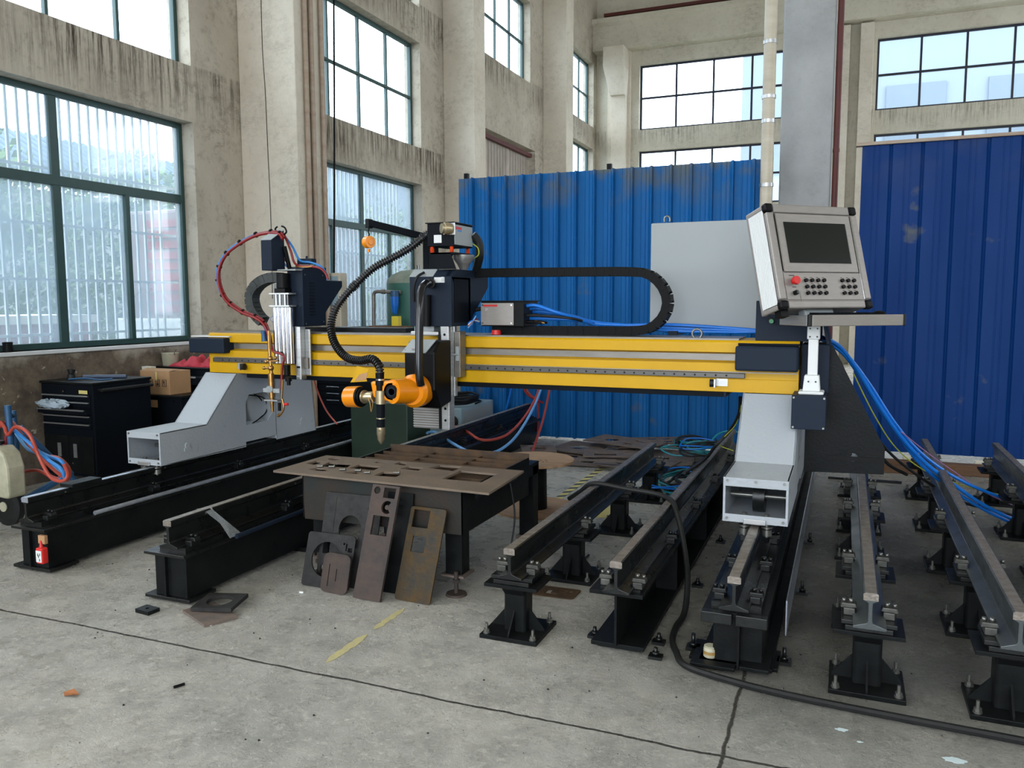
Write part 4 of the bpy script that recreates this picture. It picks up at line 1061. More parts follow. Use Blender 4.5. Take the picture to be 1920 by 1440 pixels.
M['chain'] = mat('chain_plastic', (16, 17, 17), .5, spec=.1)
M['chain_g'] = mat('dusty_chain_plastic', (66, 70, 68), .55, col2=(40, 43, 43), scale=12)
c = thing('energy_chain', 'curved grey cable chain behind the left torch carriage', 'cable chain', at(470, 560, 5.25))
chain(c, [at(526, 520, 5.22), at(505, 522, 5.22), at(485, 533, 5.22), at(473, 552, 5.22), at(475, 575, 5.22), at(486, 595, 5.22), at(502, 608, 5.22)], .09, .075, M['chain_g'])
c = thing('energy_chain', 'long black cable chain looping back above the right half of the beam', 'cable chain', at(1150, 560, 5.3))
chain(c, [at(892, 512, 5.28), at(980, 511, 5.28), at(1080, 510, 5.28), at(1190, 510, 5.28), at(1222, 517, 5.28), at(1245, 540, 5.28), at(1253, 568, 5.28), at(1244, 595, 5.28), at(1222, 614, 5.28), at(1190, 620, 5.28), at(1100, 620, 5.28), at(950, 619, 5.28)], .10, .060, M['chain'], step=.055)

# ================================================================== BEVEL PLASMA CARRIAGE
c = thing('bevel_head_carriage', 'navy cutting carriage with orange swivel arm and plasma torch, mid beam', 'machine head', (-2.6, 4.9, 1.0))
def pxp(poly, Y, dY, mb=None):
    mb = mb or MB(); return mb.prism([at(a, b, Y) for a, b in poly], (0, dY, 0))
XR = -2.426
q = MB(); q.box(-2.74, XR, 4.86, 5.16, 1.435, 1.765)
q.px([(4.86, 1.765), (4.93, 1.815), (5.23, 1.815), (5.46, 1.775), (5.46, 1.70), (5.20, 1.50), (5.16, 1.435)], XR-.05, XR)
q.prism([(-2.74, 4.86, 1.765), (-2.74, 4.93, 1.815), (-2.74, 5.16, 1.815), (-2.74, 5.16, 1.765)], (.30, 0, 0))
q.build('carriage_housing', M['navy'], c, bevel=.003)
q = MB(); q.prism([(-2.742, 4.858, 1.767), (-2.742, 4.931, 1.819), (-2.742, 4.935, 1.817), (-2.742, 4.862, 1.765)], (.18, 0, 0)); q.build('sloped_top', M['cab'], c)
MB().box(XR, XR+.003, 4.9, 5.12, 1.46, 1.75).build('side_cover', M['navy_dark'], c)
q = MB(); v = at(824, 525, 4.86); q.box(v.x-.035, v.x+.04, 4.85, 4.862, v.z-.018, v.z+.018); q.build('warning_label', M['white'], c)
q = MB(); q.box(v.x+.02, v.x+.036, 4.847, 4.852, v.z-.01, v.z+.02); q.build('label_lock', M['pol'], c)
# vertical slide
q = MB(); q.box(-2.515, -2.455, 4.87, 4.95, .735, 1.46); q.box(-2.455, -2.44, 4.93, 4.97, .96, 1.44); q.build('slide_plate', M['pol'], c, bevel=.003)
q = MB()
for z in (.80, .88, .98, 1.06, 1.14, 1.22, 1.30, 1.38): q.cyl((-2.485, 4.868, z), (-2.485, 4.871, z), .009, n=14)
q.build('slide_bolt', M['black_plastic'], c)
q = MB(); q.box(-2.53, -2.515, 4.86, 4.96, .74, 1.38); q.build('slide_groove', M['black_plastic'], c)
q = MB(); q.box(-2.74, -2.53, 4.89, 4.96, .735, .93); q.build('bellows', M['beamsteel'], c, bevel=.002)
q = MB()
for i in range(11): q.box(-2.742, -2.528, 4.886, 4.89, .745+i*.017, .752+i*.017)
q.build('bellows_fold', M['pol'], c)
MB().box(-2.745, -2.535, 4.875, 4.96, 1.375, 1.40).build('top_bracket', M['pol'], c, bevel=.003)
q = MB(); q.box(-2.72, -2.57, 4.88, 4.97, 1.40, 1.46); q.build('motor_mount', M['cab'], c, bevel=.003)
q = MB(); q.cyl(at(801, 612, 4.84), at(801, 553, 4.84), .024); q.build('servo_motor', M['black_plastic'], c)
q = MB(); q.box(-2.45, -2.40, 4.93, 5.02, 1.09, 1.40); q.build('carriage_plate', M['beamsteel'], c, bevel=.003)
q = MB(); q.box(-2.43, -2.405, 4.92, 4.95, 1.20, 1.30); q.cyl((-2.50, 4.91, 1.245), (-2.41, 4.91, 1.245), .006); q.build('clamp_block', M['cab'], c, bevel=.003)
# head box
YH = 4.64
q = MB(); q.px([(YH, 1.03), (YH, 1.275), (YH+.07, 1.345), (4.88, 1.345), (4.88, .93), (YH+.07, .90)], -2.665, -2.44)
q.build('head_cover', M['black_plastic'], c, bevel=.012)
ftop = MB(); o_ = Vector((-2.672, YH-.002, 1.272)); up_ = Vector((0, .072, .073)).normalized()
tr = [Vector((-2.677, YH-.006, 1.268)), Vector((-2.502, YH-.006, 1.268)), Vector((-2.462, YH+.068, 1.350)), Vector((-2.640, YH+.068, 1.350))]
nrm = (tr[1]-tr[0]).cross(tr[3]-tr[0]).normalized()
ftop.prism(tr, nrm*.006); ftop.build('logo_plate', M['cab'], c)
Ml = frame(tr[0]+nrm*.0066, tr[1]-tr[0], up_)
q = MB()
q.mesh(xf(flat([(.045, .035), (.055, .035), (.068, .078), (.088, .092), (.058, .088)], (), .001), Ml))
q.mesh(xf(flat([(.052, .035), (.088, .035), (.090, .044), (.064, .044)], (), .001), Ml))
q.mesh(xf(flat([(.078, .052), (.086, .088), (.094, .066), (.106, .092), (.108, .066), (.102, .062), (.101, .074), (.094, .052), (.088, .068), (.085, .052)], (), .001), Ml))
q.build('red_emblem', M['red'], c)
tm = text_mesh('TECH', .021, .0005); q = MB(); q.mesh(xf(tm, Ml @ Matrix.Translation((.092, .022, .001)))); q.build('emblem_lettering', M['ink'], c)
q = MB()
for a, b in ((.022, .085), (.165, .085), (.02, .02), (.150, .02)): q.cyl(Ml @ Vector((a, b, 0)), Ml @ Vector((a, b, .002)), .0035, n=8)
q.build('screw', M['bolt'], c)
# orange arm : big round joint, arm towards the camera-left, drum
jc = at(776, 733, 4.60)
arm = MB()
arm.cyl(jc+Vector((0, .07, 0)), jc+Vector((0, -.01, 0)), .108, n=40); arm.cyl(jc+Vector((0, -.01, 0)), jc+Vector((0, -.035, 0)), .108, .088, n=40)
e = at(742, 733, 4.50)
arm.cyl(jc+Vector((-.015, .0, 0)), Vector((e.x, 4.46, e.z)), .082, .078, n=36)
arm.build('swivel_joint', M['orange'], c)
q = MB(); e2 = Vector((e.x, 4.47, e.z)); q.cyl(e2+Vector((0, .03, 0)), e2+Vector((0, -.02, 0)), .072, n=36)
q.prism([Vector((e.x+.02, 4.45, e.z+.070)), Vector((e.x+.02, 4.45, e.z-.072)), Vector((e.x-.14, 4.45, e.z-.045)), Vector((e.x-.16, 4.45, e.z+.060))], (0, .09, 0))
q.build('swivel_arm', M['orange'], c, bevel=.014)
q = MB(); q.cyl(e2+Vector((.003, -.02, 0)), e2+Vector((.003, -.028, 0)), .044, n=32); q.build('round_cap', M['black_plastic'], c)
q = MB(); q.lathe(e2+Vector((.003, -.028, 0)), (0, -1, 0), [(0, .030), (.002, .030), (.002, .022), (.0, .021)], 24); q.build('cap_ring', M['navy'], c)
q = MB()
dl = at(652, 744, 4.50); dr_ = at(687, 744, 4.48)
q.lathe(dl, dr_-dl, [(0, .060), (.006, .068), (.085, .070), (.105, .070)], 36); q.build('drum_motor', M['orange'], c)
q = MB(); q.lathe(dl, dr_-dl, [(.105, .066), (.118, .066), (.118, .058), (.130, .058)], 36); q.build('drum_end', M['black_plastic'], c)
q = MB(); q.lathe(dl, dr_-dl, [(.130, .036), (.137, .044), (.146, .044), (.15, .028), (.17, .028), (.172, .033), (.215, .034), (.22, .030)], 28); q.build('torch_collar', M['champ'], c)
q = MB(); tx = at(713, 760, 4.46); 
q.cyl(at(714, 757, 4.46), at(714, 801, 4.46), .027, n=24); q.build('torch_body', M['navy_dark'], c)
q = MB(); q.cyl(at(714, 783, 4.46), at(714, 785, 4.46), .0285, n=24); q.build('torch_band', M['champ'], c); q = MB(); q.cyl(at(714, 732, 4.46), at(714, 757, 4.46), .036, .033, n=28); q.build('torch_band', M['champ'], c)
q = MB(); q.lathe(at(714, 801, 4.46), at(715, 834, 4.46)-at(714, 801, 4.46), [(0, .0275), (.045, .0285), (.052, .025), (.080, .023), (.108, .007)], 28); o = q.build('torch_tip', M['champ'], c)
tm = text_mesh('H', .022, .0006); Mt = frame(at(712, 808, 4.428)+Vector((.0, -.004, 0)), (1, 0, 0), (0.15, 0, 1)); q = MB(); q.mesh(xf(tm, Mt)); q.build('tip_lettering', M['ink'], c)
q = MB(); q.cyl(at(712, 700, 4.46), at(713, 733, 4.46), .028, .024, n=20); q.cyl(at(713, 715, 4.46), at(713, 722, 4.46), .031, n=20); q.build('hose_sleeve', M['black_plastic'], c)
q = MB(); q.cyl(at(713, 710, 4.46), at(713, 713, 4.46), .0295, n=20); q.build('sleeve_ring', M['chrome'], c)
q = MB()
tg = [at(a, b, 4.44) for a, b in ((669, 686), (692, 692), (686, 705), (688, 715), (657, 717), (664, 705))]
q.prism(tg, (0, .002, 0)); q.build('paper_tag', M['yellow'], c)
q = MB(); q.prism([at(a, b, 4.436) for a, b in ((674, 702), (690, 698), (686, 712), (664, 715))], (0, .002, 0)); q.build('tag_card', M['card'], c)
q = MB(); q.tube([at(a, b, 4.43) for a, b in ((690, 745), (694, 758), (696, 772), (699, 755), (695, 745))], .0025); q.build('thin_wire', M['brass'], c)
# tube from housing to joint
q = MB(); q.cyl(at(808, 531, 4.87), at(806, 531, 4.80), .034, n=24); q.build('tube_flange', M['black_plastic'], c)
q = MB(); q.tube([at(808, 531, 4.84), at(798, 532, 4.72), at(790, 545, 4.62), at(787, 580, 4.57), at(786, 640, 4.55), at(786, 700, 4.54), at(789, 722, 4.56)], .026, n=18); q.build('cable_tube', mat('glossy_tube', (22, 23, 25), .2), c)
q = MB(); q.tube([at(795, 511, 4.88), at(782, 520, 4.82), at(776, 540, 4.82), at(776, 565, 4.84)], .009); q.build('wire_loom', M['rubber'], c)

# ---- torch hose
c = thing('torch_hose', 'thick black corrugated hose arching from the top box down to the plasma torch', 'hose', at(700, 520, 4.8))
hp = [(830, 427, 4.95), (818, 426, 4.93), (800, 440, 4.90), (770, 464, 4.86), (735, 484, 4.82), (700, 503, 4.78), (668, 532, 4.74), (640, 563, 4.70), (625, 590, 4.66), (621, 620, 4.62), (630, 648, 4.58), (650, 670, 4.54), (675, 676, 4.51), (697, 673, 4.49), (710, 685, 4.47), (713, 704, 4.46)]
q = MB(); q.tube([at(*p) for p in hp], .0235, n=18, sub=12, rib=(.018, .009)); q.build('corrugated_hose', mat('shiny_black_hose', (20, 20, 21), .3), c)
for (i0) in (2, 6):
    q = MB(); rd = random.Random(i0)
    p = at(*hp[i0]); t_ = (at(*hp[i0+1])-at(*hp[i0-1])).normalized()
    for k in range(4): q.cyl(p+t_*(k*.012), p+t_*(k*.012+.005), .031, n=14)
    q.build('hose_tie', M['rubber'], c)
# ---- ignition box on its bracket
c = thing('ignition_box', 'dark box with silver hose socket on a bracket above the plasma carriage', 'control box', (-2.5, 4.98, 1.97))
q = MB(); q.box(-2.60, -2.405, 4.86, 5.15, 1.965, 2.115); q.build('box_body', M['navy_dark'], c, bevel=.003)
MB().box(-2.61, -2.395, 4.85, 5.16, 2.115, 2.121).build('lid', M['black'], c)
MB().box(-2.405, -2.400, 4.87, 5.14, 1.975, 2.105).build('end_panel', M['cab'], c)
q = MB(); q.box(-2.3995, -2.399, 4.88, 4.97, 2.075, 2.092); q.build('logo_print', M['red'], c)
q = MB(); q.box(-2.3995, -2.399, 4.91, 4.97, 2.062, 2.072); q.build('logo_print', M['hose_blue'], c)
q = MB(); v = at(846, 429, 4.86)
q.lathe(v, at(824, 428, 4.80)-v, [(0, .034), (.02, .034), (.02, .040), (.05, .040), (.052, .034), (.07, .032)], 26); q.build('hose_socket', M['champ'], c)
MB().box(v.x-.03, v.x+.03, 4.853, 4.86, v.z-.04, v.z+.04).build('socket_flange', M['pol'], c, bevel=.003)
v = at(821, 448, 4.86); MB().box(v.x-.028, v.x+.028, 4.857, 4.86, v.z-.026, v.z+.026).build('rating_label', M['white'], c)
for p in ((-2.575, 4.88), (-2.43, 4.88), (-2.43, 5.13)):
    q = MB(); q.lathe((p[0], p[1], 1.925), (0, 0, 1), [(0, .010), (.008, .016), (.012, .010), (.02, .016), (.026, .010), (.032, .014), (.04, .008)], 16); q.build('insulator', mat('insulator_orange', (214, 74, 32), .4), c)
q = MB(); q.px([(4.88, 1.915), (4.88, 1.925), (5.14, 1.925), (5.14, 1.915)], -2.60, -2.405)
q.py([(-2.59, 1.925), (-2.44, 1.925), (-2.40, 1.815), (-2.545, 1.815)], 4.88, 4.886)
q.box(-2.64, -2.59, 4.95, 5.0, 1.815, 1.975)
q.build('box_bracket', M['navy_dark'], c)
q = MB(); q.lathe((-2.43, 5.06, 1.915), (0, 0, -1), [(0, .075), (.03, .07), (.06, .045), (.10, .025)], 24); q.build('bellmouth', M['pol'], c)
q = MB(); q.tube([at(886, 440, 5.15), at(897, 455, 5.18), at(899, 480, 5.2), at(893, 505, 5.25)], .030, n=14); q.build('cable_bundle', M['rubber'], c)
q = MB(); q.tube([at(886, 457, 5.15), at(896, 465, 5.15), at(897, 478, 5.15), at(886, 486, 5.15)], .004); q.build('earth_wire', M['ygreen'], c)
# ---- balancer arm
c = thing('balancer_arm', 'dark horizontal arm reaching left over the plasma carriage', 'arm', at(730, 430, 4.98))
q = MB(); a_ = at(692, 418, 4.72); b_ = at(800, 445, 5.0)
d_ = (b_-a_).normalized(); s_ = Vector((0, 0, 1)).cross(d_).normalized()*.02; u_ = Vector((0, 0, .022))
q.hexa([a_-s_-u_, a_+s_-u_, b_+s_-u_, b_-s_-u_], [a_-s_+u_, a_+s_+u_, b_+s_+u_, b_-s_+u_]); q.build('arm_beam', M['navy_dark'], c, bevel=.004)
q = MB(); e_ = b_; q.box(e_.x-.02, e_.x+.02, e_.y-.02, e_.y+.02, 1.82, e_.z+.02); q.build('arm_mast', M['navy_dark'], c)
q = MB(); q.box(a_.x-.014, a_.x+.014, a_.y-.03, a_.y+.03, a_.z-.035, a_.z+.026); q.build('arm_end', M['black'], c, bevel=.006)
c = thing('spring_balancer', 'small yellow spring balancer hanging from the end of the dark arm', 'balancer', at(691, 470, 4.72))
q = MB(); v = at(691, 454, 4.72); q.cyl(v+Vector((-.022, .01, 0)), v+Vector((.022, -.01, 0)), .040, n=28); q.cyl(v+Vector((-.028, .012, 0)), v+Vector((.028, -.012, 0)), .020, n=20); q.cyl(v+Vector((0, 0, -.045)), v+Vector((0, 0, -.066)), .012, .010); q.build('balancer_body', M['orange'], c, bevel=.003)
q = MB(); q.tube([v+Vector((0, 0, .035)), v+Vector((.006, 0, .05)), v+Vector((0, 0, .07)), a_+Vector((0, 0, -.03))], .005); q.build('hook', M['black'], c)
q = MB(); q.tube([v+Vector((0, 0, -.06)), at(688, 490, 4.74), at(680, 512, 4.76)], .0015, n=5); q.build('wire_rope', M['bolt'], c)

# ---- height controller box on the beam
c = thing('junction_box', 'grey-fronted black junction box on the beam with blue cables leaving its right end', 'control box', (-2.1, 5.4, 1.43))
q = MB(); q.box(-2.345, -2.03, 5.16, 5.44, 1.430, 1.60); q.build('box_body', M['black'], c, bevel=.003)
MB().box(-2.345, -2.10, 5.150, 5.158, 1.437, 1.590).build('front_plate', M['alu'], c, bevel=.003)
MB().box(-2.352, -2.02, 5.145, 5.45, 1.60, 1.606).build('lid', M['black'], c)
q = MB(); q.box(-2.325, -2.22, 5.148, 5.150, 1.565, 1.578); q.build('red_print', M['red'], c)
tm = text_mesh('JY', .02, .0004); q = MB(); q.mesh(xf(tm, frame((-2.30, 5.149, 1.545), (1, 0, 0), (0, 0, 1)))); q.build('white_print', M['white'], c)
q = MB()
for x in (-2.33, -2.115):
    for z in (1.452, 1.575): q.cyl((x, 5.146, z), (x, 5.150, z), .006, n=8)
q.build('screw', M['chrome'], c)
for i in range(5):
    q = MB(); z = 1.57-i*.022; y = 5.22+(i % 3)*.06
    q.tube([(-2.03, y, z), (-1.95, y, z), (-1.80+.03*i, y+.02, 1.52-i*.012), (-1.6, 5.42, 1.455-i*.004), (-1.4, 5.46, 1.435), (-1.1, 5.48, 1.40+.01*i), (-.7, 5.5, 1.395+.006*i), (-.45, 5.5, 1.40)], .009 if i % 2 else .012); q.build('blue_cable', M['cable_blue'] if i != 3 else M['rubber'], c)
for i in range(3):
    q = MB(); p = Vector((-2.03, 5.22+.06*i, 1.46)); q.cyl(p, p+Vector((.05, 0, 0)), .012); q.cyl(p+Vector((.05, 0, 0)), p+Vector((.1, .02, -.01)), .008); q.build('cable_gland', M['brass'] if i == 1 else M['black_plastic'], c)
q = MB(); q.tube([(-2.345, 5.30, 1.56), (-2.40, 5.28, 1.55), (-2.44, 5.25, 1.54)], .016); q.build('rubber_sleeve', M['rubber'], c)
q = MB(); q.box(-2.30, -2.06, 5.24, 5.40, 1.374, 1.430); q.build('support_bracket', M['black'], c)
q = MB(); q.cyl((-2.22, 5.13, 1.375), (-2.22, 5.13, 1.405), .035, .03); q.build('red_button', M['red'], c)
for i, m_ in enumerate(('hose_lblue', 'hose_red', 'white', 'cable_blue')):
    q = MB(); q.tube([(-2.40, 5.12+.03*i, 1.44+.015*i), (-2.36, 5.10+.03*i, 1.50-.02*i), (-2.37, 5.08, 1.47), (-2.40, 5.06, 1.42+.01*i)], .005); q.build('loose_wire', M[m_], c)

# ================================================================== CUTTING TABLE
t = thing('cutting_table', 'open grey-black steel cutting table with rusty slats', 'table', (-2.4, 4.4, 0))
x0, x1, y0, y1 = -2.91, -1.875, 3.86, 4.86
q = MB(); q.prism([(x0, y0, .59), (x1, y0, .59), (x1, y0, .345), (x0+.01, y0, .335)], (0, .006, 0)); q.build('front_panel', M['tablepaint'], t)
q = MB(); q.box(x1-.006, x1, y0, y1, .345, .59); q.build('side_panel', M['black'], t)
q = MB(); q.box(x0, x0+.006, y0, y1, .345, .59); q.build('side_panel', M['black'], t)
q = MB(); q.box(x0, x1, y1-.006, y1, .345, .615); q.build('back_panel', M['rust_edge'], t)
q = MB(); q.box(x0+.01, x1-.01, y0+.01, y1-.01, .36, .366); q.build('tray_bottom', M['rust_edge'], t)
for i in range(8):
    y = y0+.08+i*.115; MB().box(x0+.01, x1-.01, y, y+.006, .50, .585).build('slat', M['rust_edge'], t)
for i, x in enumerate((x0+.35, x0+.7)): MB().box(x, x+.006, y0+.01, y1-.01, .50, .58).build('cross_slat', M['rust_edge'], t)
for (x, y) in ((x0+.03, y0+.05), (x1-.13, y0+.05), (x0+.03, y1-.16), (x1-.13, y1+.15)):
    MB().box(x, x+.10, y, y+.10, .10 if y < 4.5 else .02, .36 if y < 4.9 else .5).build('leg', M['black'], t, bevel=.003)
    MB().box(x-.02, x+.12, y-.02, y+.12, 0.002 if y > 4.5 else .09, .02 if y > 4.5 else .102).build('leg_plate', M['rust'], t)
q = MB(); q.box(x1-.12, x1-.03, y1, y1+.26, .44, .52); q.build('rear_bracket', M['black'], t)
for (x, y) in ((x1-.05, y0+.02), (x0+.08, y0+.03)):
    q = MB(); q.cyl((x, y, 0), (x, y, .012), .06, .055, n=28); q.cyl((x, y, .012), (x, y, .13), .012, n=12); q.hexnut((x, y, .07), (0, 0, 1), .022, .018); q.build('levelling_foot', M['mill'], t)
q = MB(); q.tube([(x1-.02, 4.05, .50), (x1+.02, 4.05, .545), (x1+.05, 4.2, .545), (x1+.05, 4.45, .545), (x1+.02, 4.55, .54), (x1-.02, 4.55, .50)], .022); q.build('tube_handle', M['black'], t)
# the slotted plate lying on top
def place_plate(name, label, cat, outline, hs, thick, o, xd, yd, m_, group=None, bevel=0, edge=None):
    r = thing(name, label, cat, o, group)
    q = MB(); q.mesh(xf(flat(outline, hs, thick), frame(o, xd, yd))); q.build('plate_body', M[m_], r, bevel=bevel)
    return r
PO = Vector((-3.075, 3.815, .614))
def on_plate(pts): return [((lambda v: (v.x-PO.x, v.y-PO.y))(atz(500+a/3.2, 740+b/3.2, .614))) for a, b in pts]
hs = [circ(*on_plate([(410, 385)])[0], .043, 24, .040)]
hs.append([(.035, .255), (.042, .352), (.118, .350), (.110, .240)])
for h_ in ([(320, 430), (375, 405), (520, 412), (480, 438)], [(497, 440), (555, 418), (695, 430), (640, 455)], [(640, 408), (665, 400), (735, 405), (710, 415)], [(762, 416), (800, 403), (850, 410), (830, 425)],
           [(800, 443), (850, 430), (950, 438), (910, 455)], [(640, 485), (700, 462), (825, 468), (775, 495)], [(970, 440), (1040, 423), (1175, 432), (1120, 458)], [(1050, 505), (1165, 455), (1385, 475), (1290, 525)], [(250, 447), (300, 438), (352, 440), (370, 460), (310, 457)], [(455, 468), (540, 457), (560, 475), (500, 474)]):
    hs.append(on_plate(h_))
tp = place_plate('slotted_plate', 'wide rusty steel sheet with cut-out squares lying on the cutting table', 'steel plate', [(-.015, .01), (1.395, -.04), (1.36, .545), (-.005, .525)], hs, .012, (-3.075, 3.815, .602), (1, 0, 0), (.0, 1, 0), 'sheet')
LB = ['leftmost', 'second from left', 'third from left', 'third from right', 'second from right', 'rightmost']
for (a, b) in ((-2.90, 3.99), (-2.83, 4.01), (-2.72, 3.96), (-2.62, 3.97), (-2.54, 3.94), (-2.38, 4.0)):
    q = MB(); q.cyl((a, b, .622), (a+.03, b+.012, .622), .006, n=10); q.cyl((a+.03, b+.012, .622), (a+.034, b+.013, .622), .011, n=8)
    tag(q.build('loose_bolt', M['bolt']), 'small shiny bolt on the slotted plate, '+LB.pop(0)+' of the row of six', 'bolt', 'loose bolts on the slotted plate')
# leaning plates
def lean(name, label, p0, p1, top, outline_w_h, hs, m_, thick=.01, r=0):
    """p0,p1: floor points of the bottom edge; top: point of the top edge above p0"""
    p0, p1, top = Vector(p0), Vector(p1), Vector(top)
    xd = (p1-p0).normalized(); yd = (top-p0); yd = (yd-xd*yd.dot(xd)*.0)
    W_, H_ = (p1-p0).length, yd.length
    yd.normalize(); z = xd.cross(yd).normalized()
    Mx = Matrix(((xd.x, yd.x, z.x, p0.x), (xd.y, yd.y, z.y, p0.y), (xd.z, yd.z, z.z, p0.z), (0, 0, 0, 1)))
    sc = [[(a*W_, b*H_) for a, b in h] for h in hs]
    rr = thing(name, label, 'steel plate', p0)
    q = MB(); q.mesh(xf(flat(outline_w_h(W_, H_), sc, thick), Mx)); q.build('plate_body', M[m_], rr)
R_ = lambda r: (lambda W_, H_: rect(0, W_, 0, H_, r))
def ncirc(x, y, r, asp, n=24): return circ(x, y, r, n, r*asp)
lean('cut_plate', 'large dark plate with big round hole leaning on the table, behind two others', (-2.76, 3.76, 0), (-2.39, 3.76, 0), (-2.725, 3.845, .515), R_(.006), [ncirc(.50, .62, .20, .76), rect(.06, .18, .33, .50), rect(.06, .22, .02, .20), arcslot(.86, .86, .075, .02, -1.2, 4.1, asp=.72), [(.20, .55), (.205, .55), (.205, .95), (.20, .95)]], 'mill_b')
lean('cut_plate', 'low scrap plate with huge round opening at the left end of the leaning plates', (-2.815, 3.70, 0), (-2.50, 3.70, 0), (-2.80, 3.772, .295), R_(.02), [ncirc(.45, .52, .31, 1.05), [(.82, .72), (.85, .72), (.85, .85), (.82, .85)], rect(.87, .96, .70, .78), ncirc(.78, .84, .02, 1)], 'mill_b')
lean('cut_plate', 'small rounded plate with two thin slits, front of the leaning plates', (-2.655, 3.655, 0), (-2.475, 3.645, 0), (-2.645, 3.70, .212), R_(.035), [rect(.24, .27, .15, .72), rect(.52, .55, .30, .62)], 'mill')
lean('cut_plate', 'tall narrow plate with round, square and letter C holes, leaning on the table', (-2.425, 3.64, 0), (-2.25, 3.63, 0), (-2.375, 3.79, .60), R_(.002), [ncirc(.20, .95, .12, .27), rect(.45, .88, .89, .98), rect(.22, .82, .56, .73), arcslot(.66, .81, .14, .13, .9, 5.4, asp=.28)], 'mill', thick=.016)
lean('cut_plate', 'mottled brown plate with two rectangular windows, rightmost of the leaning plates', (-2.205, 3.70, 0), (-1.985, 3.69, 0), (-2.165, 3.835, .485), R_(.015), [rect(.10, .56, .78, .97), rect(.20, .58, .52, .69)], 'mill_g')
# gap filler behind tall plate
lean('cut_plate', 'plain dark plate standing behind the tall narrow plate', (-2.33, 3.775, 0), (-2.17, 3.775, 0), (-2.32, 3.848, .55), R_(.002), [], 'black')
# plates on the floor by girder B
place_plate('floor_plate', 'flat dark square plate on the floor under the plate with a round hole', 'steel plate', rect(0, .27, 0, .17), [], .012, (-3.13, 3.12, .002), (.85, -.38, 0), (.45, .9, 0), 'rust')
place_plate('holed_plate', 'thick dark plate with round hole lying by the girder foot', 'steel plate', rect(0, .22, 0, .20), [circ(.11, .10, .068)], .02, (-3.07, 3.115, .018), (.96, .26, .02), (-.26, .96, .03), 'mill_b')
place_plate('small_plate', 'small black plate with a bolt hole in front of the girder foot', 'steel plate', rect(0, .10, 0, .07), [circ(.05, .035, .01)], .02, (-3.36, 3.03, .0), (.97, -.1, 0), (.1, .97, 0), 'black')
place_plate('small_plate', 'rusty rounded plate with cut letters on the floor between two rail pedestals', 'steel plate', rect(0, .235, 0, .15, .02), [[(.06, .04), (.13, .04), (.13, .06), (.09, .06), (.09, .10), (.06, .10)], rect(.15, .17, .09, .11), rect(.18, .20, .09, .11), rect(.16, .18, .05, .06)], .006, (-1.545, 4.03, .001), (.98, .03, 0), (.05, .99, 0), 'rust_edge')
# ---- scrap pile by the fence
rd = random.Random(3)
pile = [((-3.05, 7.35), 1.0, .7, .02, .1, 'holes'), ((-2.85, 7.9), .8, .55, .05, -.2, 'round'), ((-2.35, 7.55), .55, .35, .075, .25, 'sq'), ((-2.95, 7.45), .35, .3, .10, .45, 'arc'), ((-2.2, 7.35), .7, .55, .05, -.15, 'big'), ((-2.15, 8.1), .75, .55, .08, .35, 'holes'), ((-1.9, 7.6), .6, .7, .03, .1, 'sq'), ((-1.6, 8.0), .5, .5, .04, -.1, 'sq'), ((-2.7, 7.25), .9, .05, .085, .12, 'bar'), ((-2.55, 8.2), .8, .4, .12, -.35, 'round')]
hl = {'holes': lambda w_, h: [rect(w_*.1+i*w_*.2, w_*.1+i*w_*.2+w_*.12, h*.15+j*h*.3, h*.15+j*h*.3+h*.18) for i in range(4) for j in range(3)],
      'round': lambda w_, h: [circ(w_*.3, h*.5, h*.2), rect(w_*.55, w_*.7, h*.2, h*.4), rect(w_*.6, w_*.8, h*.6, h*.8)],
      'sq': lambda w_, h: [rect(w_*.2, w_*.6, h*.2, h*.5), circ(w_*.8, h*.7, h*.1)],
      'arc': lambda w_, h: [circ(w_*.5, h*.5, h*.3)], 'big': lambda w_, h: [circ(w_*.45, h*.5, h*.33)], 'bar': lambda w_, h: []}
desc = ['full of square holes, bottom left of the pile by the fence', 'with a round hole, back left of the pile by the fence', 'with a square cut-out, middle of the pile by the fence', 'small with a ring hole, left end of the pile by the fence', 'with a large round opening, front of the pile by the fence', 'full of square holes, tilted, back of the fence pile', 'with a square cut-out, right side of the pile by the fence', 'with a square cut-out, rightmost of the pile by the fence', 'like a narrow strip, front of the pile by the fence', 'with a round hole, topmost of the pile by the fence']
for (p, w_, h, z, a, kd), ds in zip(pile, desc):
    r = place_plate('scrap_plate', 'rusty scrap plate '+ds, 'scrap plate', rect(0, w_, 0, h), hl[kd](w_, h), .012, (p[0], p[1], z), (math.cos(a), math.sin(a), rd.uniform(-.02, .02)), (-math.sin(a), math.cos(a), rd.uniform(0, .04)), 'rust', 'scrap plates by the fence')
# ---- cable spool
s = thing('cable_spool', 'wooden cable drum with dark core standing behind the table', 'cable drum', (-2.17, 5.78, 0))
MB().cyl((-2.17, 5.78, 0), (-2.17, 5.78, .018), .33, n=64).build('lower_flange', M['wood'], s, bevel=.002)
MB().cyl((-2.14, 5.66, .40), (-2.14, 5.66, .418), .30, n=64).build('upper_flange', M['wood'], s, bevel=.002)
MB().cyl((-2.16, 5.75, .018), (-2.14, 5.68, .40), .085, n=36).build('core', M['black'], s)
q = MB()
for i in range(5): q.cyl((-2.05+.03*math.cos(i*1.3), 5.6+.04*math.sin(i*1.3), .4181), (-2.05+.03*math.cos(i*1.3), 5.6+.04*math.sin(i*1.3), .4195), .007, n=8)
q.build('bolt_hole', M['ink'], s)

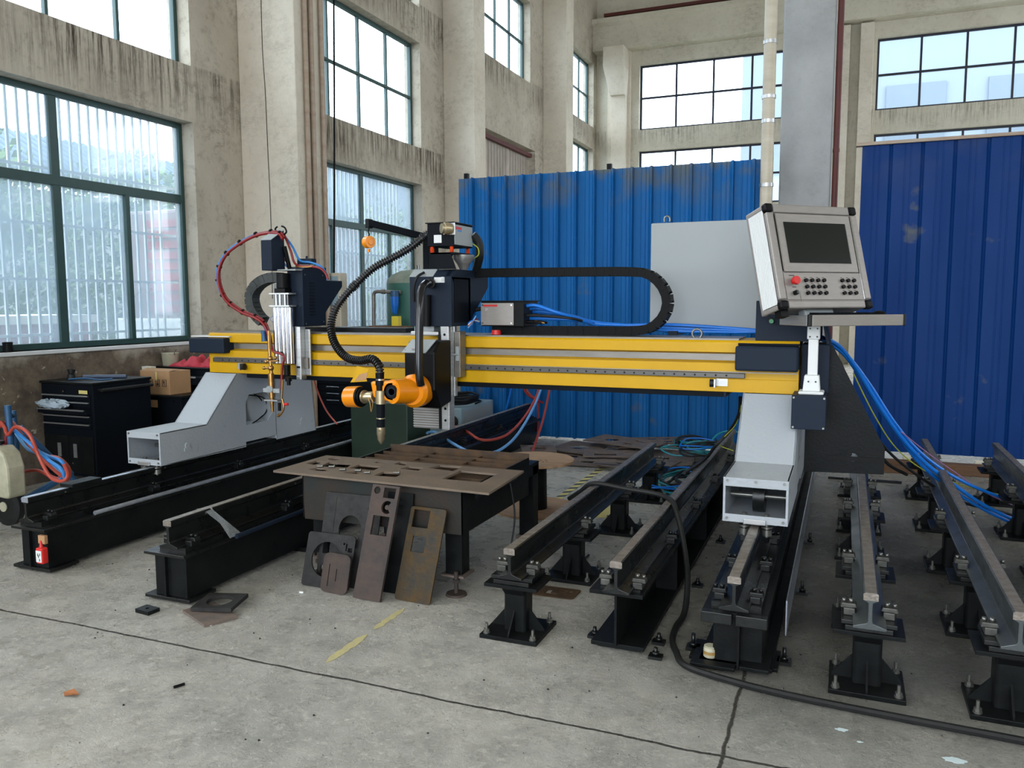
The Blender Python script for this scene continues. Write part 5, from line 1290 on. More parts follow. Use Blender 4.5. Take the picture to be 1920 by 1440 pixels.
# ================================================================== LEFT WALL FURNITURE
def tool_cabinet(x0, x1, y0, y1, z0, z1, label, drawers=5, doors=True, side_handle=True):
    t = thing('tool_cabinet', label, 'tool cabinet', ((x0+x1)/2, (y0+y1)/2, 0))
    MB().box(x0, x1, y0, y1, z0, z1).build('cabinet_body', M['navy_dark'], t, bevel=.006)
    MB().box(x0-.01, x1+.01, y0-.012, y1+.01, z1, z1+.022).build('cabinet_top', M['black'], t, bevel=.006)
    zt = z1-.04; H_ = (z1-z0)
    zs = [zt-.095, zt-.155, zt-.215, zt-.285, zt-.345] if doors else [zt-.08-i*.09 for i in range(drawers)]
    top = zt+.0
    for i, z in enumerate(zs[:drawers]):
        hi = (zs[i-1]-.008) if i else top-.045
        out = .05 if (doors and i == 2) else 0
        d = MB().box(x0+.02, x1-.03, y0-.012-out, y0+.02, z+.004, hi).build('drawer', M['navy_dark'], t, bevel=.002)
        MB().box(x0+.03, x1-.04, y0-.030-out, y0-.012-out, hi-.016, hi-.004).build('drawer_pull', M['pol'], d, bevel=.003)
    if doors:
        zb = z0+.03; zu = zs[-1]-.06; xm = (x0+x1)/2
        for a, b, hx in ((x0+.02, xm-.003, xm-.11), (xm+.003, x1-.02, xm+.08)):
            d = MB().box(a, b, y0-.012, y0+.01, zb, zu).build('door', M['black'], t, bevel=.003)
            MB().box(hx-.02, hx+.02, y0-.016, y0-.011, zu-.19, zu-.07).build('handle', M['pol'], d)
        MB().cyl((xm+.05, y0-.012, zu-.24), (xm+.05, y0-.02, zu-.24), .009).build('lock', M['chrome'], t)
        MB().box(x1-.15, x1-.05, y0-.014, y0-.012, zt-.035, zt-.005).build('yellow_label', M['tape_y'], t)
        MB().cyl((xm-.02, y0-.012, zt-.02), (xm-.02, y0-.02, zt-.02), .008).build('top_lock', M['chrome'], t)
    if side_handle:
        q = MB(); q.cyl((x1+.055, y0+.04, z1-.045), (x1+.055, y1-.03, z1-.045), .015)
        for y in (y0+.06, y1-.05): q.cyl((x1, y, z1-.045), (x1+.055, y, z1-.045), .012)
        q.build('push_bar', M['rubber'], t)
    for a in (x0+.05, x1-.05):
        for b in (y0+.05, y1-.05):
            q = MB(); q.cyl((a-.015, b, .04), (a+.015, b, .04), .04, n=20); q.box(a-.02, a+.02, b-.02, b+.02, .06, z0); q.build('castor', M['rubber'], t)
    return t
tool_cabinet(-6.52, -5.90, 5.0, 5.62, .10, .90, 'black roller tool cabinet with open drawers and steel pulls, nearest by the wall')
# things on its top
top = .922
t = thing('steel_pipe_piece', 'short grey-blue pipe lying across the tool cabinet top', 'pipe', (-6.1, 5.3, top))
MB().cyl((-6.3, 5.25, top+.018), (-5.97, 5.42, top+.018), .017).build('pipe_body', mat('pipe_blue', (60, 74, 96), .4), t)
q = MB(); q.cyl((-6.33, 5.15, top), (-6.33, 5.15, top+.05), .038, .03); q.cyl((-6.33, 5.15, top+.05), (-6.335, 5.16, top+.085), .02, .035); tag(q.build('rubber_suction_cup', M['rubber']), 'black round rubber-headed tool standing on the tool cabinet', 'tool')
q = MB(); q.tube([(-6.30, 5.10, top+.008), (-6.15, 5.13, top+.02), (-6.02, 5.18, top+.008), (-5.95, 5.25, top+.012)], .007); tag(q.build('blue_strap', M['trolley']), 'blue strap lying on the tool cabinet front edge', 'strap')
q = MB(); q.box(-6.45, -6.1, 5.42, 5.52, top, top+.012); tag(q.build('steel_strip', M['rail_blue']), 'long light steel strip on the tool cabinet near the wall', 'strip')
# plastic bag in the open drawer
rd = random.Random(11)
q = MB(); q.ball((-6.30, 4.93, .735), 1, (.19, .06, .035), n=14)
for v in q.bm.verts: v.co += Vector((rd.uniform(-.01, .01), rd.uniform(-.012, .012), rd.uniform(-.012, .012)))
bagm = mat('crinkled_film', (175, 190, 200), .25)
tag(q.build('plastic_bag', bagm), 'crumpled clear plastic bag lying in the open drawer of the tool cabinet', 'bag')
# second, lower cabinet with the cardboard box
t = thing('tool_cabinet', 'lower dark cabinet carrying the cardboard box, torn tape on its front', 'tool cabinet', (-6.05, 6.1, 0))
MB().box(-6.35, -5.78, 5.86, 6.26, .08, .70).build('cabinet_body', M['navy_dark'], t, bevel=.006)
MB().box(-6.36, -5.75, 5.84, 6.27, .70, .722).build('cabinet_top', M['black'], t, bevel=.005)
v = at(290, 770, 5.855); MB().box(v.x-.04, v.x+.04, 5.85, 5.858, .60, .67).build('torn_tape', M['card'], t)
q = MB(); q.cyl((-6.30, 5.855, .64), (-6.30, 5.86, .64), .006); q.cyl((-5.86, 5.852, .67), (-5.86, 5.86, .67), .006); q.build('screw', M['chrome'], t)
t = thing('cardboard_box', 'brown cardboard box with printed symbols standing between the tool cabinets', 'box', (-6.12, 6.05, .722))
MB().box(-6.30, -5.93, 5.88, 6.15, .722, .945).build('carton', M['card'], t, bevel=.003)
q = MB()
for i in range(3):
    x = -6.19+i*.085
    for (a, b, c_, d) in ((0, .05, 0, .004), (0, .05, .062, .066), (0, .004, 0, .066), (.046, .05, 0, .066)): q.box(x+a, x+b, 5.877, 5.88, .80+c_, .80+d)
    q.box(x+.022, x+.028, 5.877, 5.88, .812, .855)
    if i == 0: q.box(x+.012, x+.038, 5.877, 5.88, .845, .852)
    if i == 1: q.box(x+.014, x+.036, 5.877, 5.88, .812, .830)
    if i == 2: q.box(x+.012, x+.018, 5.877, 5.88, .83, .855)
q.build('printed_symbol', M['ink'], t)
q = MB(); q.box(-6.10, -6.085, 5.876, 5.88, .86, .94); q.build('sealing_tape', M['tape_y'], t)
q = MB(); q.prism([(-6.30, 5.88, .945), (-5.93, 5.88, .945), (-5.92, 5.99, .960), (-6.31, 5.99, .962)], (0, 0, .003)); q.build('flap', M['card'], t)
# third, taller cabinet with cloth and bucket
t = thing('tool_cabinet', 'dark cabinet with half-open drawer behind the left gantry leg, red cloth on top', 'tool cabinet', (-6.1, 6.6, 0))
MB().box(-6.57, -5.62, 6.32, 6.90, .08, .93).build('cabinet_body', M['navy_dark'], t, bevel=.006)
MB().box(-6.58, -5.60, 6.30, 6.92, .93, .95).build('cabinet_top', M['black'], t, bevel=.005)
d = MB().box(-6.22, -5.80, 6.17, 6.32, .79, .87).build('drawer', M['navy_dark'], t, bevel=.003)
MB().box(-6.02, -5.88, 6.155, 6.17, .858, .872).build('drawer_pull', M['pol'], d, bevel=.003)
t = thing('paint_bucket', 'grey-white dented bucket beside the red cloth on the dark cabinet', 'bucket', (-6.49, 6.46, .95))
q = MB(); q.lathe((-6.49, 6.46, .95), (0, 0, 1), [(0, .075), (.12, .085), (.125, .089), (.13, .085), (.125, .08), (.02, .07)], 28); q.build('bucket_body', M['can'], t)
q = MB(); q.tube([(-6.41, 6.44, 1.06), (-6.39, 6.42, 1.09), (-6.35, 6.41, 1.12)], .004); q.build('bucket_handle', M['bolt'], t)
q = MB(); nx_, ny_ = 60, 26; rd = random.Random(5)
def cloth_h(u, v):
    return .105*math.sin(PI*min(1, u*1.1+.02))**.5*math.sin(PI*v)**.6*(.78+.30*math.sin(u*21+3*v)+.16*math.sin(u*43+9*v)+.12*math.sin(v*17+u*9))
vs = []
for j in range(ny_+1):
    for i in range(nx_+1):
        u, v = i/nx_, j/ny_
        vs.append((-6.40+u*.76+.01*math.sin(v*20), 6.34+v*.32+.012*math.sin(u*25), .952+max(0, cloth_h(u, v))))
fs = [(j*(nx_+1)+i, j*(nx_+1)+i+1, (j+1)*(nx_+1)+i+1, (j+1)*(nx_+1)+i) for j in range(ny_) for i in range(nx_)]
q._add(vs, fs, True); o = q.build('red_cloth', M['cloth_red'], smooth=True); sm = o.modifiers.new('solid', 'SOLIDIFY'); sm.thickness = .004
tag(o, 'crumpled pinkish-red cloth lying on the dark cabinet by the window', 'cloth')
tag(MB().box(-6.40, -6.28, 6.0, 6.06, .945, .975).build('paper_pad', M['tile']), 'small cream block on the cardboard box corner', 'block')
# cabinet seen below the beam
t = thing('tool_cabinet', 'dark tool cabinet with bright drawer pulls seen below the beam behind the gantry leg', 'tool cabinet', (-5.6, 8.3, 0))
MB().box(-5.98, -5.30, 8.0, 8.5, .08, .86).build('cabinet_body', M['navy_dark'], t, bevel=.006)
for i, z in enumerate((.66, .58, .50, .42)):
    d = MB().box(-5.90, -5.36, 7.985, 8.0, z-.02, z+.05).build('drawer', M['navy_dark'], t, bevel=.002)
    MB().box(-5.63, -5.46, 7.968, 7.985, z+.02, z+.034).build('drawer_pull', M['chrome'], d, bevel=.002)
t = thing('green_machine_case', 'dark green steel case behind the plasma head, below the beam', 'machine case', (-4.0, 6.7, 0))
a_ = at(655, 752, 6.45); b_ = at(764, 812, 6.45)
MB().box(a_.x+.01, b_.x, 6.45, 6.9, .0, a_.z).build('case_body', M['dgreen'], t, bevel=.01)
q = MB()
for i in range(3): q.box(a_.x+.12+i*.16, a_.x+.21+i*.16, 6.44, 6.45, .10, .115)
q.build('case_foot_strip', M['bolt'], t)
# green air tank with filter
t = thing('air_tank', 'tall green air receiver tank with dusty domed top behind the beam', 'tank', (-5.05, 9.2, 0))
q = MB(); q.lathe((-5.05, 9.2, .15), (0, 0, 1), [(0, .2), (.05, .36), (.12, .41), (1.68, .41)], 40); q.build('tank_body', M['tank'], t)
q = MB(); q.lathe((-5.05, 9.2, 1.83), (0, 0, 1), [(0, .41), (.05, .40), (.11, .34), (.16, .22), (.18, .05)], 40); q.build('tank_dome', M['tank_top'], t)
q = MB()
for a in range(3): q.cyl((-5.05+.28*math.cos(a*2.1), 9.2+.28*math.sin(a*2.1), 0), (-5.05+.28*math.cos(a*2.1), 9.2+.28*math.sin(a*2.1), .3), .03)
q.build('tank_leg', M['dgreen'], t)
q = MB(); q.cyl((-5.05, 9.2, 2.0), (-5.05, 9.2, 2.06), .03); q.build('top_port', M['bolt'], t)
t = thing('air_pipe', 'grey air pipe bending from the tank to the left and down', 'pipe', at(700, 560, 8.7))
q = MB(); q.tube([at(752, 548, 8.75), at(720, 547, 8.75), at(706, 547, 8.75), at(701, 552, 8.75), at(701, 570, 8.75), at(701, 640, 8.75), at(701, 720, 8.75)], .022, n=12); q.cyl(at(716, 547, 8.75), at(722, 547, 8.75), .03); q.build('pipe_run', M['beamsteel'], t)
t = thing('air_filter', 'bright blue air filter bowl mounted on the green tank', 'filter', at(740, 590, 8.70))
q = MB(); q.cyl(at(740, 545, 8.70), at(740, 556, 8.70), .05); q.build('filter_head', M['trolley'], t)
q = MB(); v0 = at(740, 556, 8.70); q.lathe(v0, (0, 0, -1), [(0, .052), (.10, .048), (.20, .032), (.215, .02)], 20); q.build('filter_bowl', M['filter'], t)
q = MB(); v = at(744, 593, 8.55); q.box(v.x-.045, v.x+.045, 8.5, 8.58, v.z-.115, v.z); tag(q.build('yellow_box', mat('yellow_carton', (214, 190, 40), .5), bevel=.003), 'small yellow carton standing in front of the green tank', 'box')
t = thing('work_shelf', 'narrow shelf stand holding the yellow carton behind the beam', 'shelf', (v.x, 8.54, 0))
MB().box(v.x-.35, v.x+.18, 8.48, 8.60, v.z-.14, v.z-.115).build('shelf_board', M['timber'], t)
for a in (-.32, .15): MB().box(v.x+a-.015, v.x+a+.015, 8.52, 8.56, 0, v.z-.14).build('leg', M['black'], t)
# welder with coiled cable
t = thing('welding_machine', 'pale blue-grey welding machine with round fan behind the plasma head', 'machine', (-4.0, 8.0, 0))
c1 = at(865, 766, 7.8); c2 = atx(925, 755, c1.x)
MB().box(c1.x-.42, c1.x, 7.8, c2.y, .03, c1.z).build('machine_case', M['welder'], t, bevel=.008)
MB().box(c1.x, c1.x+.004, 7.86, c2.y-.05, .10, c1.z-.04).build('side_panel', M['cab'], t)
fc = at(849, 790, 7.79); q = MB(); q.cyl(fc, fc+Vector((0, -.006, 0)), .062, n=28); f_ = q.build('fan_opening', M['black_plastic'], t)
q = MB()
for r_ in (.02, .038, .055): q.tube([fc+Vector((math.cos(a)*r_, -.010, math.sin(a)*r_)) for a in np.linspace(0, 2*PI, 25)], .0025, sub=1, n=6)
q.build('fan_guard', M['bolt'], f_)
for a in ((c1.x-.38, 7.84), (c1.x-.04, 7.84), (c1.x-.38, c2.y-.04), (c1.x-.04, c2.y-.04)): MB().cyl((a[0], a[1], 0), (a[0], a[1], .03), .02).build('foot', M['rubber'], t)
rd = random.Random(9)
t = thing('coiled_cable', 'black welding cable coiled on top of the blue-grey machine', 'cable', (c1.x-.15, 8.1, c1.z))
q = MB(); pts = []
for i in range(90):
    a = i*.42; r1 = .20+.04*math.sin(i*.37); r2 = .30+.05*math.sin(i*.23)
    pts.append((c1.x-.18+r1*math.cos(a), 8.12+r2*math.sin(a), c1.z+.018+.0011*i+.006*math.sin(i*1.7)))
q.tube(pts, .012, n=6, sub=2); q.build('cable_coil', M['rubber'], t)
q = MB(); v = at(843, 758, 7.9); q.cyl(v, v+Vector((.02, -.03, 0)), .018); q.build('plug', M['bolt'], t)
# beige meter box, gauges and socket on the nearest pier
t = thing('meter_box', 'beige frame with glass front standing behind the left torch carriage', 'box', at(625, 560, 8.4))
a_ = at(612, 512, 8.35); b_ = at(640, 622, 8.35)
MB().box(a_.x, b_.x, 8.35, 8.5, 1.30, a_.z).build('box_case', M['pvc'], t, bevel=.006)
MB().box(a_.x+.04, b_.x-.03, 8.342, 8.35, 1.55, a_.z-.04).build('glass_front', M['welder'], t)
t = thing('wall_box', 'pale grey-green box on the pier face behind the torch slide', 'box', at(520, 570, 7.74))
a_ = at(514, 532, 7.74); MB().box(a_.x, a_.x+.14, 7.73, 7.79, 1.36, a_.z).build('box_case', M['cab'], t, bevel=.005)
for i, (a, b) in enumerate(((516, 598), (524, 592))):
    v = at(a, b, 5.6); q = MB(); q.cyl(v, v+Vector((0, -.03, 0)), .024, n=20); t = thing('pressure_gauge', 'small round blue gauge on the beam top, '+('left' if i == 0 else 'right')+' of the pair behind the torch slide', 'gauge', v)
    q.build('gauge_case', M['cable_blue'], t); q = MB(); q.cyl(v+Vector((0, -.03, 0)), v+Vector((0, -.032, 0)), .019, n=20); q.build('dial', M['white'], t)
    q = MB(); q.cyl(v+Vector((0, -.015, -.02)), Vector((v.x, v.y-.015, 1.372)), .008); q.build('stem', M['brass'], t)
q = MB(); v = atx(15, 658, LEFT_X-.06); q.lathe((v.x, v.y, T1[0]), (0, 0, 1), [(0, .04), (.075, .04), (.08, .044), (.085, .04), (.08, .036), (.01, .036)], 20); tag(q.build('tin_can', M['black']), 'small dark tin standing on the window sill at the left edge', 'tin')

# ================================================================== TROLLEY
Yt = 3.85
t = thing('gas_trolley', 'blue wheeled trolley with hoses at the left edge', 'trolley', (-5.45, Yt, 0))
wc = at(16, 948, Yt)
q = MB(); q.lathe(wc+Vector((0, .03, 0)), (0, -1, 0), [(0, .10), (.008, .14), (.05, .14), (.06, .10)], 32); wh = q.build('wheel', M['rubber'], t)
q = MB(); q.cyl(wc+Vector((0, -.035, 0)), wc+Vector((0, -.042, 0)), .035); q.build('hub', M['can'], wh)
q = MB(); q.cyl(at(14, 760, Yt), at(32, 960, Yt), .022); q.cyl(at(24, 770, Yt+.3), at(40, 940, Yt+.3), .022); q.cyl(at(14, 775, Yt), at(24, 780, Yt+.3), .016)
q.cyl(at(42, 940, Yt), at(135, 885, Yt+.35), .024); q.cyl(at(38, 800, Yt), at(145, 905, Yt+.35), .018); q.build('trolley_frame', M['trolley'], t)
q = MB(); q.cyl(at(12, 800, Yt+.15), at(12, 850, Yt+.15), .05); q.build('regulator_body', M['rubber'], t)
rdm = random.Random(2)
hoses = [([(0, 790), (8, 800), (15, 815), (30, 800), (55, 815), (75, 860), (95, 895), (118, 902), (127, 890), (120, 870)], 'hose_orange', .0), ([(0, 800), (20, 790), (40, 815), (70, 850), (100, 880), (122, 897)], 'hose_orange', .1), ([(42, 885), (70, 882), (100, 895), (125, 900), (130, 880), (112, 860), (90, 855)], 'hose_orange', .15),
         ([(25, 805), (60, 835), (90, 862), (115, 880), (122, 900)], 'hose_blue', .05), ([(60, 840), (90, 855), (115, 865), (124, 885), (112, 900)], 'hose_blue', .12), ([(30, 812), (50, 840), (70, 850), (95, 870), (118, 893)], 'hose_lblue', .18), ([(4, 790), (12, 808), (10, 830), (4, 845)], 'hose_red', .02)]
for pts, m_, dY in hoses:
    q = MB(); q.tube([at(a, b, Yt-.05+dY+.02*math.sin(a*.1)) for a, b in pts], .012, n=8)
    q.build('gas_hose', M[m_], t)
t = thing('jerrycan', 'dirty white plastic jerrycan hanging on the blue trolley', 'jerrycan', at(18, 930, Yt-.1))
a_ = at(-14, 832, Yt-.12); b_ = at(38, 932, Yt-.12)
q = MB(); q.py([(a_.x, b_.z+.01), (a_.x, a_.z-.02), (b_.x-.10, a_.z), (b_.x-.03, a_.z-.05), (b_.x+.0, a_.z-.14), (b_.x, b_.z+.02), (b_.x-.02, b_.z)], Yt-.2, Yt-.07); q.build('can_body', M['can'], t, bevel=.015)
q = MB(); q.cyl(at(2, 832, Yt-.13), at(2, 826, Yt-.13), .022); q.build('can_cap', M['black_plastic'], t)
# red bottle on the girder end
t = thing('glue_bottle', 'small red bottle with white label tied to the end of the left girder', 'bottle', (-4.43, 3.22, .09))
q = MB(); bb = at(80, 1056, 3.24); q.box(bb.x-.028, bb.x+.028, 3.22, 3.26, bb.z, bb.z+.095); q.build('bottle_body', M['red'], t, bevel=.008)
q = MB(); q.cyl((bb.x-.003, 3.24, bb.z+.095), (bb.x-.006, 3.24, bb.z+.135), .012, .004, n=16); q.build('bottle_spout', M['red'], t)
MB().box(bb.x-.022, bb.x+.021, 3.217, 3.22, bb.z+.012, bb.z+.08).build('bottle_label', M['white'], t)
q = MB()
for i, (u, h) in enumerate(((-.004, .05), (.004, .03), (-.010, .06), (.006, .062))): q.box(bb.x+u, bb.x+u+.006, 3.2165, 3.217, bb.z+h-.012, bb.z+h+.004)
q.build('label_print', M['ink'], t)
q = MB(); q.box(bb.x-.075, bb.x-.02, 3.277, 3.296, bb.z+.10, bb.z+.15); tag(q.build('masking_tape', M['card']), 'brown tape patch on the left girder end above the red bottle', 'tape')
# cling film hanging on rail B
q = MB(); a_ = [(-3.318, 3.44, .4525), (-3.262, 3.50, .4525), (-3.255, 3.50, .44), (-3.21, 3.56, .36), (-3.15, 3.60, .29), (-3.14, 3.50, .288), (-3.225, 3.52, .36), (-3.262, 3.45, .44)]
q._add([Vector(p) for p in a_], [(0, 1, 2, 7), (2, 3, 6, 7), (3, 4, 5, 6)]); o = q.build('cling_film', M['film']); tag(o, 'wisp of clear film hanging over the short rail end', 'film')
sm = o.modifiers.new('s', 'SOLIDIFY'); sm.thickness = .002

# ================================================================== HOSES AND CABLES
def cable(name, label, pts, r, m_, cat='cable', n=8, group=None):
    q = MB(); q.tube(pts, r, n=n); return tag(q.build(name, M[m_]), label, cat, group)
cable('floor_cable', 'thick black cable sweeping from the open rails across the floor to the right edge', [at(1067, 935, 4.9), Vector((-1.52, 4.85, .40)), Vector((-1.42, 4.80, .470)), Vector((-1.20, 4.74, .468)), Vector((-.93, 4.62, .468)), Vector((-.82, 4.40, .42)), Vector((-.72, 4.15, .22)), Vector((-.70, 4.0, .05)), Vector((-.715, 3.85, .018)), Vector((-.70, 3.68, .018)), Vector((-.66, 3.56, .018)), Vector((-.59, 3.43, .018)), Vector((-.372, 3.355, .018)), Vector((-.117, 3.315, .018)), Vector((.268, 3.290, .018)), Vector((.65, 3.275, .018)), Vector((1.1, 3.25, .018))], .015, 'rubber')
cable('table_cable', 'thin black cable dropping from the table handle and curling on the floor', [Vector((-1.86, 4.5, .50)), Vector((-1.83, 4.5, .30)), Vector((-1.84, 4.46, .1)), Vector((-1.80, 4.35, .008)), Vector((-1.70, 4.28, .008)), Vector((-1.60, 4.35, .008)), Vector((-1.48, 4.55, .008)), Vector((-1.45, 4.8, .008))], .006, 'rubber')
cable('leg_cable', 'black cable sagging from the right gantry leg along the girder rail', [at(1388, 745, 5.3), at(1386, 775, 5.4), at(1370, 805, 5.6), at(1340, 838, 5.6), Vector((-.90, 5.95, .47)), Vector((-.93, 5.6, .465)), Vector((-.96, 5.35, .462))], .012, 'rubber')
cable('leg_cable', 'thin yellow-green wire beside the black cable on the right gantry leg', [at(1390, 760, 5.3), at(1380, 795, 5.5), at(1356, 822, 5.6), at(1350, 835, 5.7), at(1375, 845, 5.7)], .003, 'ygreen', 'wire')
RC = [([(1540, 632), (1572, 648), (1605, 690), (1645, 755), (1690, 820), (1735, 868), (1790, 910), (1850, 950), (1935, 990)], 'cable_blue', .013, 'uppermost blue'), ([(1540, 636), (1580, 662), (1612, 705), (1650, 768), (1688, 822), (1728, 872), (1785, 918), (1850, 958), (1935, 997)], 'cable_blue', .012, 'lower blue'),
      ([(1545, 634), (1590, 668), (1630, 720), (1672, 785), (1712, 835), (1755, 872), (1810, 905), (1870, 930), (1935, 952)], 'cable_blue', .011, 'rightmost blue'),
      ([(1555, 645), (1580, 690), (1600, 750), (1640, 815), (1680, 860), (1740, 905), (1800, 940), (1870, 958), (1935, 975)], 'rubber', .010, 'black'),
      ([(1600, 700), (1640, 780), (1680, 840), (1730, 880), (1790, 905), (1850, 922), (1935, 940)], 'ygreen', .004, 'yellow-green'), ([(1560, 655), (1575, 700), (1598, 770), (1640, 835), (1665, 870), (1700, 890)], 'rubber', .012, 'second black'),
      ([(1690, 810), (1740, 850), (1790, 885), (1850, 925), (1930, 960)], 'pink', .004, 'thin pinkish')]
for i, (pts, m_, r_, nm) in enumerate(RC):
    n_ = len(pts); P = []
    for j, (a, b) in enumerate(pts):
        Y_ = 5.35+.05*i+(1.1*j/(n_-1))
        P.append(at(a, b, Y_))
    cable('trailing_cable', nm+' cable trailing from the right housing down to the lower right', P, r_, m_, group='cables trailing off the gantry')
hz = [([(843, 800, 7.2), (860, 801, 7.0), (880, 812, 6.8), (900, 824, 6.8), (925, 824, 7.0), (955, 812, 7.3), (985, 780, 7.8), (1005, 745, 8.2), (1015, 715, 8.5)], 'hose_orange', 'orange hose swooping over the girder below the beam'),
      ([(800, 813, 6.7), (806, 810, 6.7), (820, 812, 6.6), (850, 832, 6.4), (880, 848, 6.3)], 'hose_lblue', 'pale blue hose crossing the rail beside the plasma head'),
      ([(910, 852, 6.3), (940, 842, 6.7), (970, 815, 7.3), (1000, 765, 8.0), (1020, 715, 8.5)], 'hose_lblue', 'pale blue hose rising to the fence behind the table'),
      ([(825, 812, 6.6), (832, 826, 6.5), (840, 848, 6.4)], 'hose_orange', 'short orange hose end hanging over the rail'),
      ([(1034, 712, 8.6), (1020, 780, 8.1), (1004, 830, 7.6), (994, 860, 7.2)], 'hose_orange', 'straight orange hose slanting down to the scrap pile'),
      ([(1008, 712, 8.7), (1009, 760, 8.6), (1008, 810, 8.5)], 'hose_red', 'red hose hanging straight in front of the blue fence'),
      ([(972, 712, 8.7), (988, 738, 8.6), (1005, 750, 8.6), (1018, 755, 8.5)], 'hose_red', 'short red hose loop under the beam by the fence'),
      ([(982, 712, 8.7), (990, 735, 8.7), (1006, 745, 8.7), (1012, 712, 8.7)], 'hose_orange', 'orange hose loop tied under the beam by the fence'),
      ([(964, 640, 8.8), (962, 705, 8.8), (955, 745, 8.8), (940, 800, 8.8), (930, 850, 8.75)], 'cable_blue', 'blue hose hanging against the fence left of the orange hoses')]
for pts, m_, lab in hz:
    cable('air_hose', lab, [at(*p) for p in pts], .013, m_, 'hose')
cable('orange_hose', 'thin brown hose hanging behind the left gantry leg', [at(588, 708, 6.4), at(596, 735, 6.4), at(612, 770, 6.3), at(632, 795, 6.2)], .008, 'hose_orange', 'hose')
# teal cable heap by the fence
t = thing('cable_heap', 'tangled heap of teal and grey cables on the scrap by the blue fence', 'cable', (-1.25, 7.6, .1), kind='stuff')
rd = random.Random(21)
for k, (m_, r_) in enumerate((('cable_teal', .009), ('cable_teal', .008), ('rubber', .012), ('rubber', .011), ('cable_teal', .009), ('rubber', .010), ('cable_blue', .007))):
    q = MB()
    for j in range(2):
        cx, cy = (-1.25+rd.uniform(-.15, .15), 7.95+rd.uniform(-.4, .3)) if (k+j) % 2 else (-1.22+rd.uniform(-.08, .08), 6.9+rd.uniform(-.2, .2))
        r1, r2 = rd.uniform(.13, .26), rd.uniform(.18, .42); a0 = rd.uniform(0, 6)
        zb = .03 if cy < 7.4 else .13
        q.tube([(cx+r1*math.cos(a0+a)*(1+.1*math.sin(3*a)), cy+r2*math.sin(a0+a)*(1+.08*math.sin(2*a)), zb+.02*k/2+.03*(1+math.sin(1.7*a+k))*.7) for a in np.linspace(0, 11, 36)], r_, n=6, sub=3)
    q.build('cable_strand', M[m_], t)
q = MB()
for i in range(5): q.tube([at(1265, 824+i*2, 8.3), at(1290, 830+i*1.5, 8.2), at(1330, 836+i, 8.1)], .006, n=6)
q.build('cable_end', M['cable_teal'], t)
cable('teal_cable_loop', 'teal cable arching up against the blue fence beside the right leg', [at(1330, 832, 8.2), at(1345, 815, 8.3), at(1368, 808, 8.3), at(1390, 812, 8.2)], .009, 'cable_teal')
# ================================================================== FLOOR ODDS AND ENDS
q = MB(); a_ = at(1622, 892, 8.35)
tag(MB().box(.16, 2.0, 8.32, 8.44, .0, .10).build('timber_beam', M['timber'], bevel=.006), 'long brown timber lying along the foot of the deep blue fence', 'timber')
tag(MB().box(.30, .75, 8.22, 8.31, .0, .07).build('wood_offcut', M['timber'], bevel=.004), 'short wood offcut in front of the long timber', 'wood')
for i, (x, w_) in enumerate(((.12, .10), (.55, .14), (1.15, .16))):
    tag(MB().box(x, x+w_, 8.50, 8.56, 0, .12).build('foam_block', M['tile'], bevel=.01), ('left', 'middle', 'right')[i]+' white block behind the timber under the deep blue fence', 'block')
for i, (y, x) in enumerate(((7.75, -.1),)):
    tag(MB().box(x, x+.6, y, y+.03, .0, .02).build('steel_bar', M['oily']), 'dark steel bar on the floor behind the side bracket', 'bar')
# hazard tape and paint
t = thing('hazard_tape', 'worn yellow and black floor tape running away behind the cable drum', 'floor marking', (-2.12, 6.8, 0))
rd = random.Random(4)
q1, q2 = MB(), MB()
for i in range(21):
    y = 5.95+i*.078
    q = q1 if i % 2 == 0 else q2
    q.prism([(-2.155+rd.uniform(-.004, .004), y, .0008), (-2.09+rd.uniform(-.006, .004), y+.045, .0008), (-2.09, y+.115, .0008), (-2.155, y+.068, .0008)], (0, 0, .001))
q1.build('yellow_stripe', M['tape_y'], t); q2.build('dark_stripe', M['tape_k'], t)
tag(kids(t)[0], kind='stuff'); tag(kids(t)[1], kind='stuff')
t = thing('hazard_tape', 'torn bit of yellow floor tape between the two open rails', 'floor marking', (-1.6, 6.2, 0))
q = MB(); q.prism([(-1.72, 5.70, .001), (-1.60, 5.72, .001), (-1.56, 6.1, .001), (-1.64, 6.15, .001)], (0, 0, .001)); q.build('tape_piece', M['tape_y'], t)
def blob(cx, cy, rx, ry, seed, n=22, rot=0, jag=.25):
    rd = random.Random(seed); out = []
    for i in range(n):
        a = 2*PI*i/n; k = 1+rd.uniform(-jag, jag)
        x, y = rx*k*math.cos(a), ry*k*math.sin(a)
        out.append((cx+x*math.cos(rot)-y*math.sin(rot), cy+x*math.sin(rot)+y*math.cos(rot)))
    return out
pm = mat('faded_yellow_paint', (190, 178, 120), .8, col2=(168, 160, 124), scale=30, amt=.3)
for i, (y0_, y1_, w_, l_) in enumerate(((2.90, 3.24, .022, 'long worn yellow paint streak on the near floor'), (3.30, 3.60, .02, 'short worn yellow paint streak leading to the leaning plates'))):
    q = MB(); rd = random.Random(i); L_ = []; Rr = []
    for k in range(15):
        y = y0_+(y1_-y0_)*k/14; e_ = min(1, k/2, (14-k)/2)
        L_.append((-2.09-w_*e_*rd.uniform(.5, 1.1)-.002, y)); Rr.append((-2.09+w_*e_*rd.uniform(.5, 1.1)+.002, y))
    q.pz(L_+Rr[::-1], .0006, .0014); tag(q.build('yellow_paint_streak', pm), l_, 'floor marking')
wpm = mat('white_paint_splash', (196, 212, 214), .6)
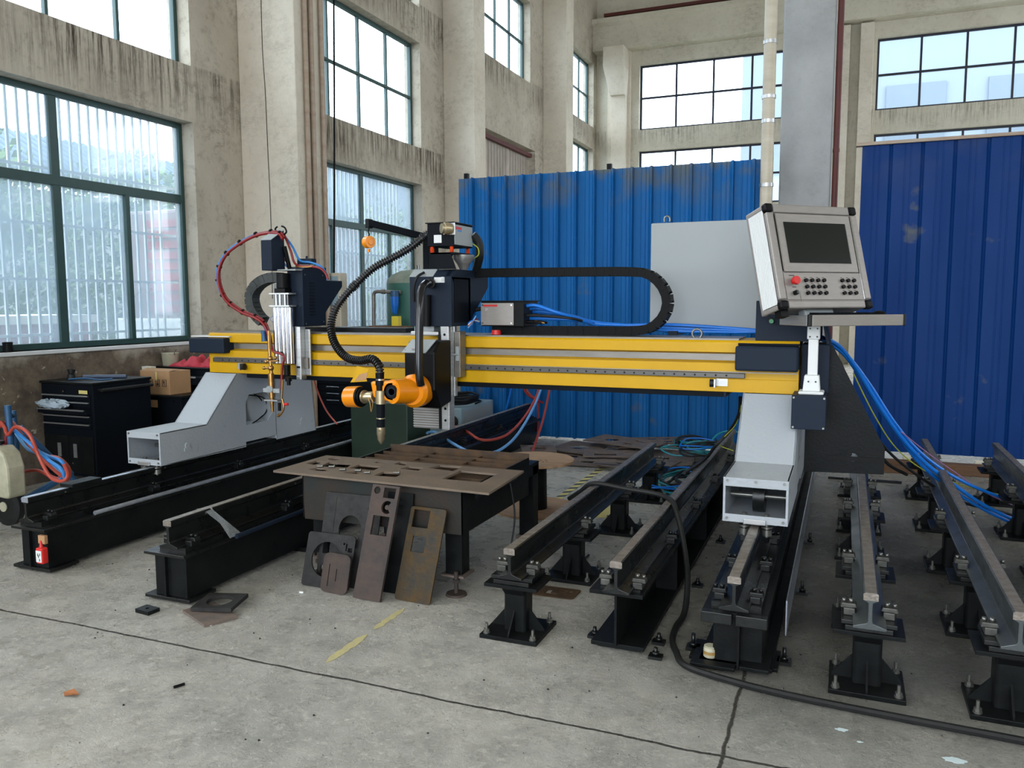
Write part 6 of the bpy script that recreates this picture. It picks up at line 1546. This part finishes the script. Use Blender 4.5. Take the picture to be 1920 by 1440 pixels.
for i, (px_, py_, r_, l_) in enumerate(((1790, 1425, .022, 'pale blue-white paint splash near the bottom right corner'), (1578, 1368, .014, 'small pale paint splash on the floor before the black cable'), (1612, 1391, .006, 'tiny pale paint spot below the other splash'))):
    v = atz(px_, py_, .001); q = MB(); q.pz(blob(v.x, v.y, r_*1.6, r_*.8, i, rot=.1), .0006, .0016); tag(q.build('paint_splash', wpm), l_, 'paint splash')
v = atz(135, 1303, 0); q = MB(); q._add([Vector((v.x-.045, v.y, .004)), Vector((v.x-.01, v.y+.02, .016)), Vector((v.x+.035, v.y+.005, .006)), Vector((v.x+.02, v.y-.02, .012)), Vector((v.x-.02, v.y-.02, .002)), Vector((v.x, v.y, .005))], [(0, 1, 5), (1, 2, 5), (2, 3, 5), (3, 4, 5), (4, 0, 5)])
o = q.build('dry_leaf', mat('dry_leaf', (150, 92, 48), .8)); tag(o, 'curled brown leaf on the bare floor at lower left', 'leaf'); sm = o.modifiers.new('s', 'SOLIDIFY'); sm.thickness = .001
q = MB(); v = atz(336, 1288, 0); q.cyl((v.x-.01, v.y-.02, .006), (v.x+.01, v.y+.02, .006), .006); tag(q.build('screw_plug', M['black_plastic']), 'small dark plug on the floor in the lower left', 'plug')
v = atz(565, 1113, 0); q = MB(); q.cyl((v.x-.012, v.y, .006), (v.x+.012, v.y+.004, .006), .006); tag(q.build('white_stub', M['white']), 'small white stub on the floor left of the leaning plates', 'stub')
q = MB(); rd = random.Random(8)
for i in range(6):
    v = atz(402+rd.uniform(-14, 14), 1168+rd.uniform(-5, 5), 0); q.box(v.x-.008, v.x+.008, v.y-.005, v.y+.005, 0, .003, Matrix.Identity(4))
tag(q.build('paper_scraps', M['white']), 'few white paper scraps on the floor by the dark plates', 'scraps', kind='stuff')
q = MB(); rd = random.Random(18)
for i in range(260):
    x, y = rd.uniform(-4.6, 2.4), rd.uniform(2.1, 6.5); s_ = rd.uniform(.002, .006)
    q._add([Vector((x-s_, y, 0)), Vector((x+s_*.6, y-s_, 0)), Vector((x+s_, y+s_*.8, 0)), Vector((x, y, s_*1.2))], [(0, 1, 3), (1, 2, 3), (2, 0, 3), (2, 1, 0)])
tag(q.build('floor_grit', M['oily']), 'dark grit and crumbs scattered over the concrete floor', 'grit', kind='stuff')
# jar on the girder foot
t = thing('glass_jar', 'small dirty jar standing on the foot plate of the right leg girder', 'jar', (-.505, 3.54, .03))
q = MB(); q.lathe((-.505, 3.54, .03), (0, 0, 1), [(0, .026), (.004, .03), (.04, .03), (.044, .027), (.05, .028), (.052, .024)], 22); q.build('jar_body', M['can'], t)
q = MB(); q.cyl((-.505, 3.54, .046), (-.505, 3.54, .060), .031); q.build('jar_band', mat('amber_band', (150, 120, 70), .3), t)
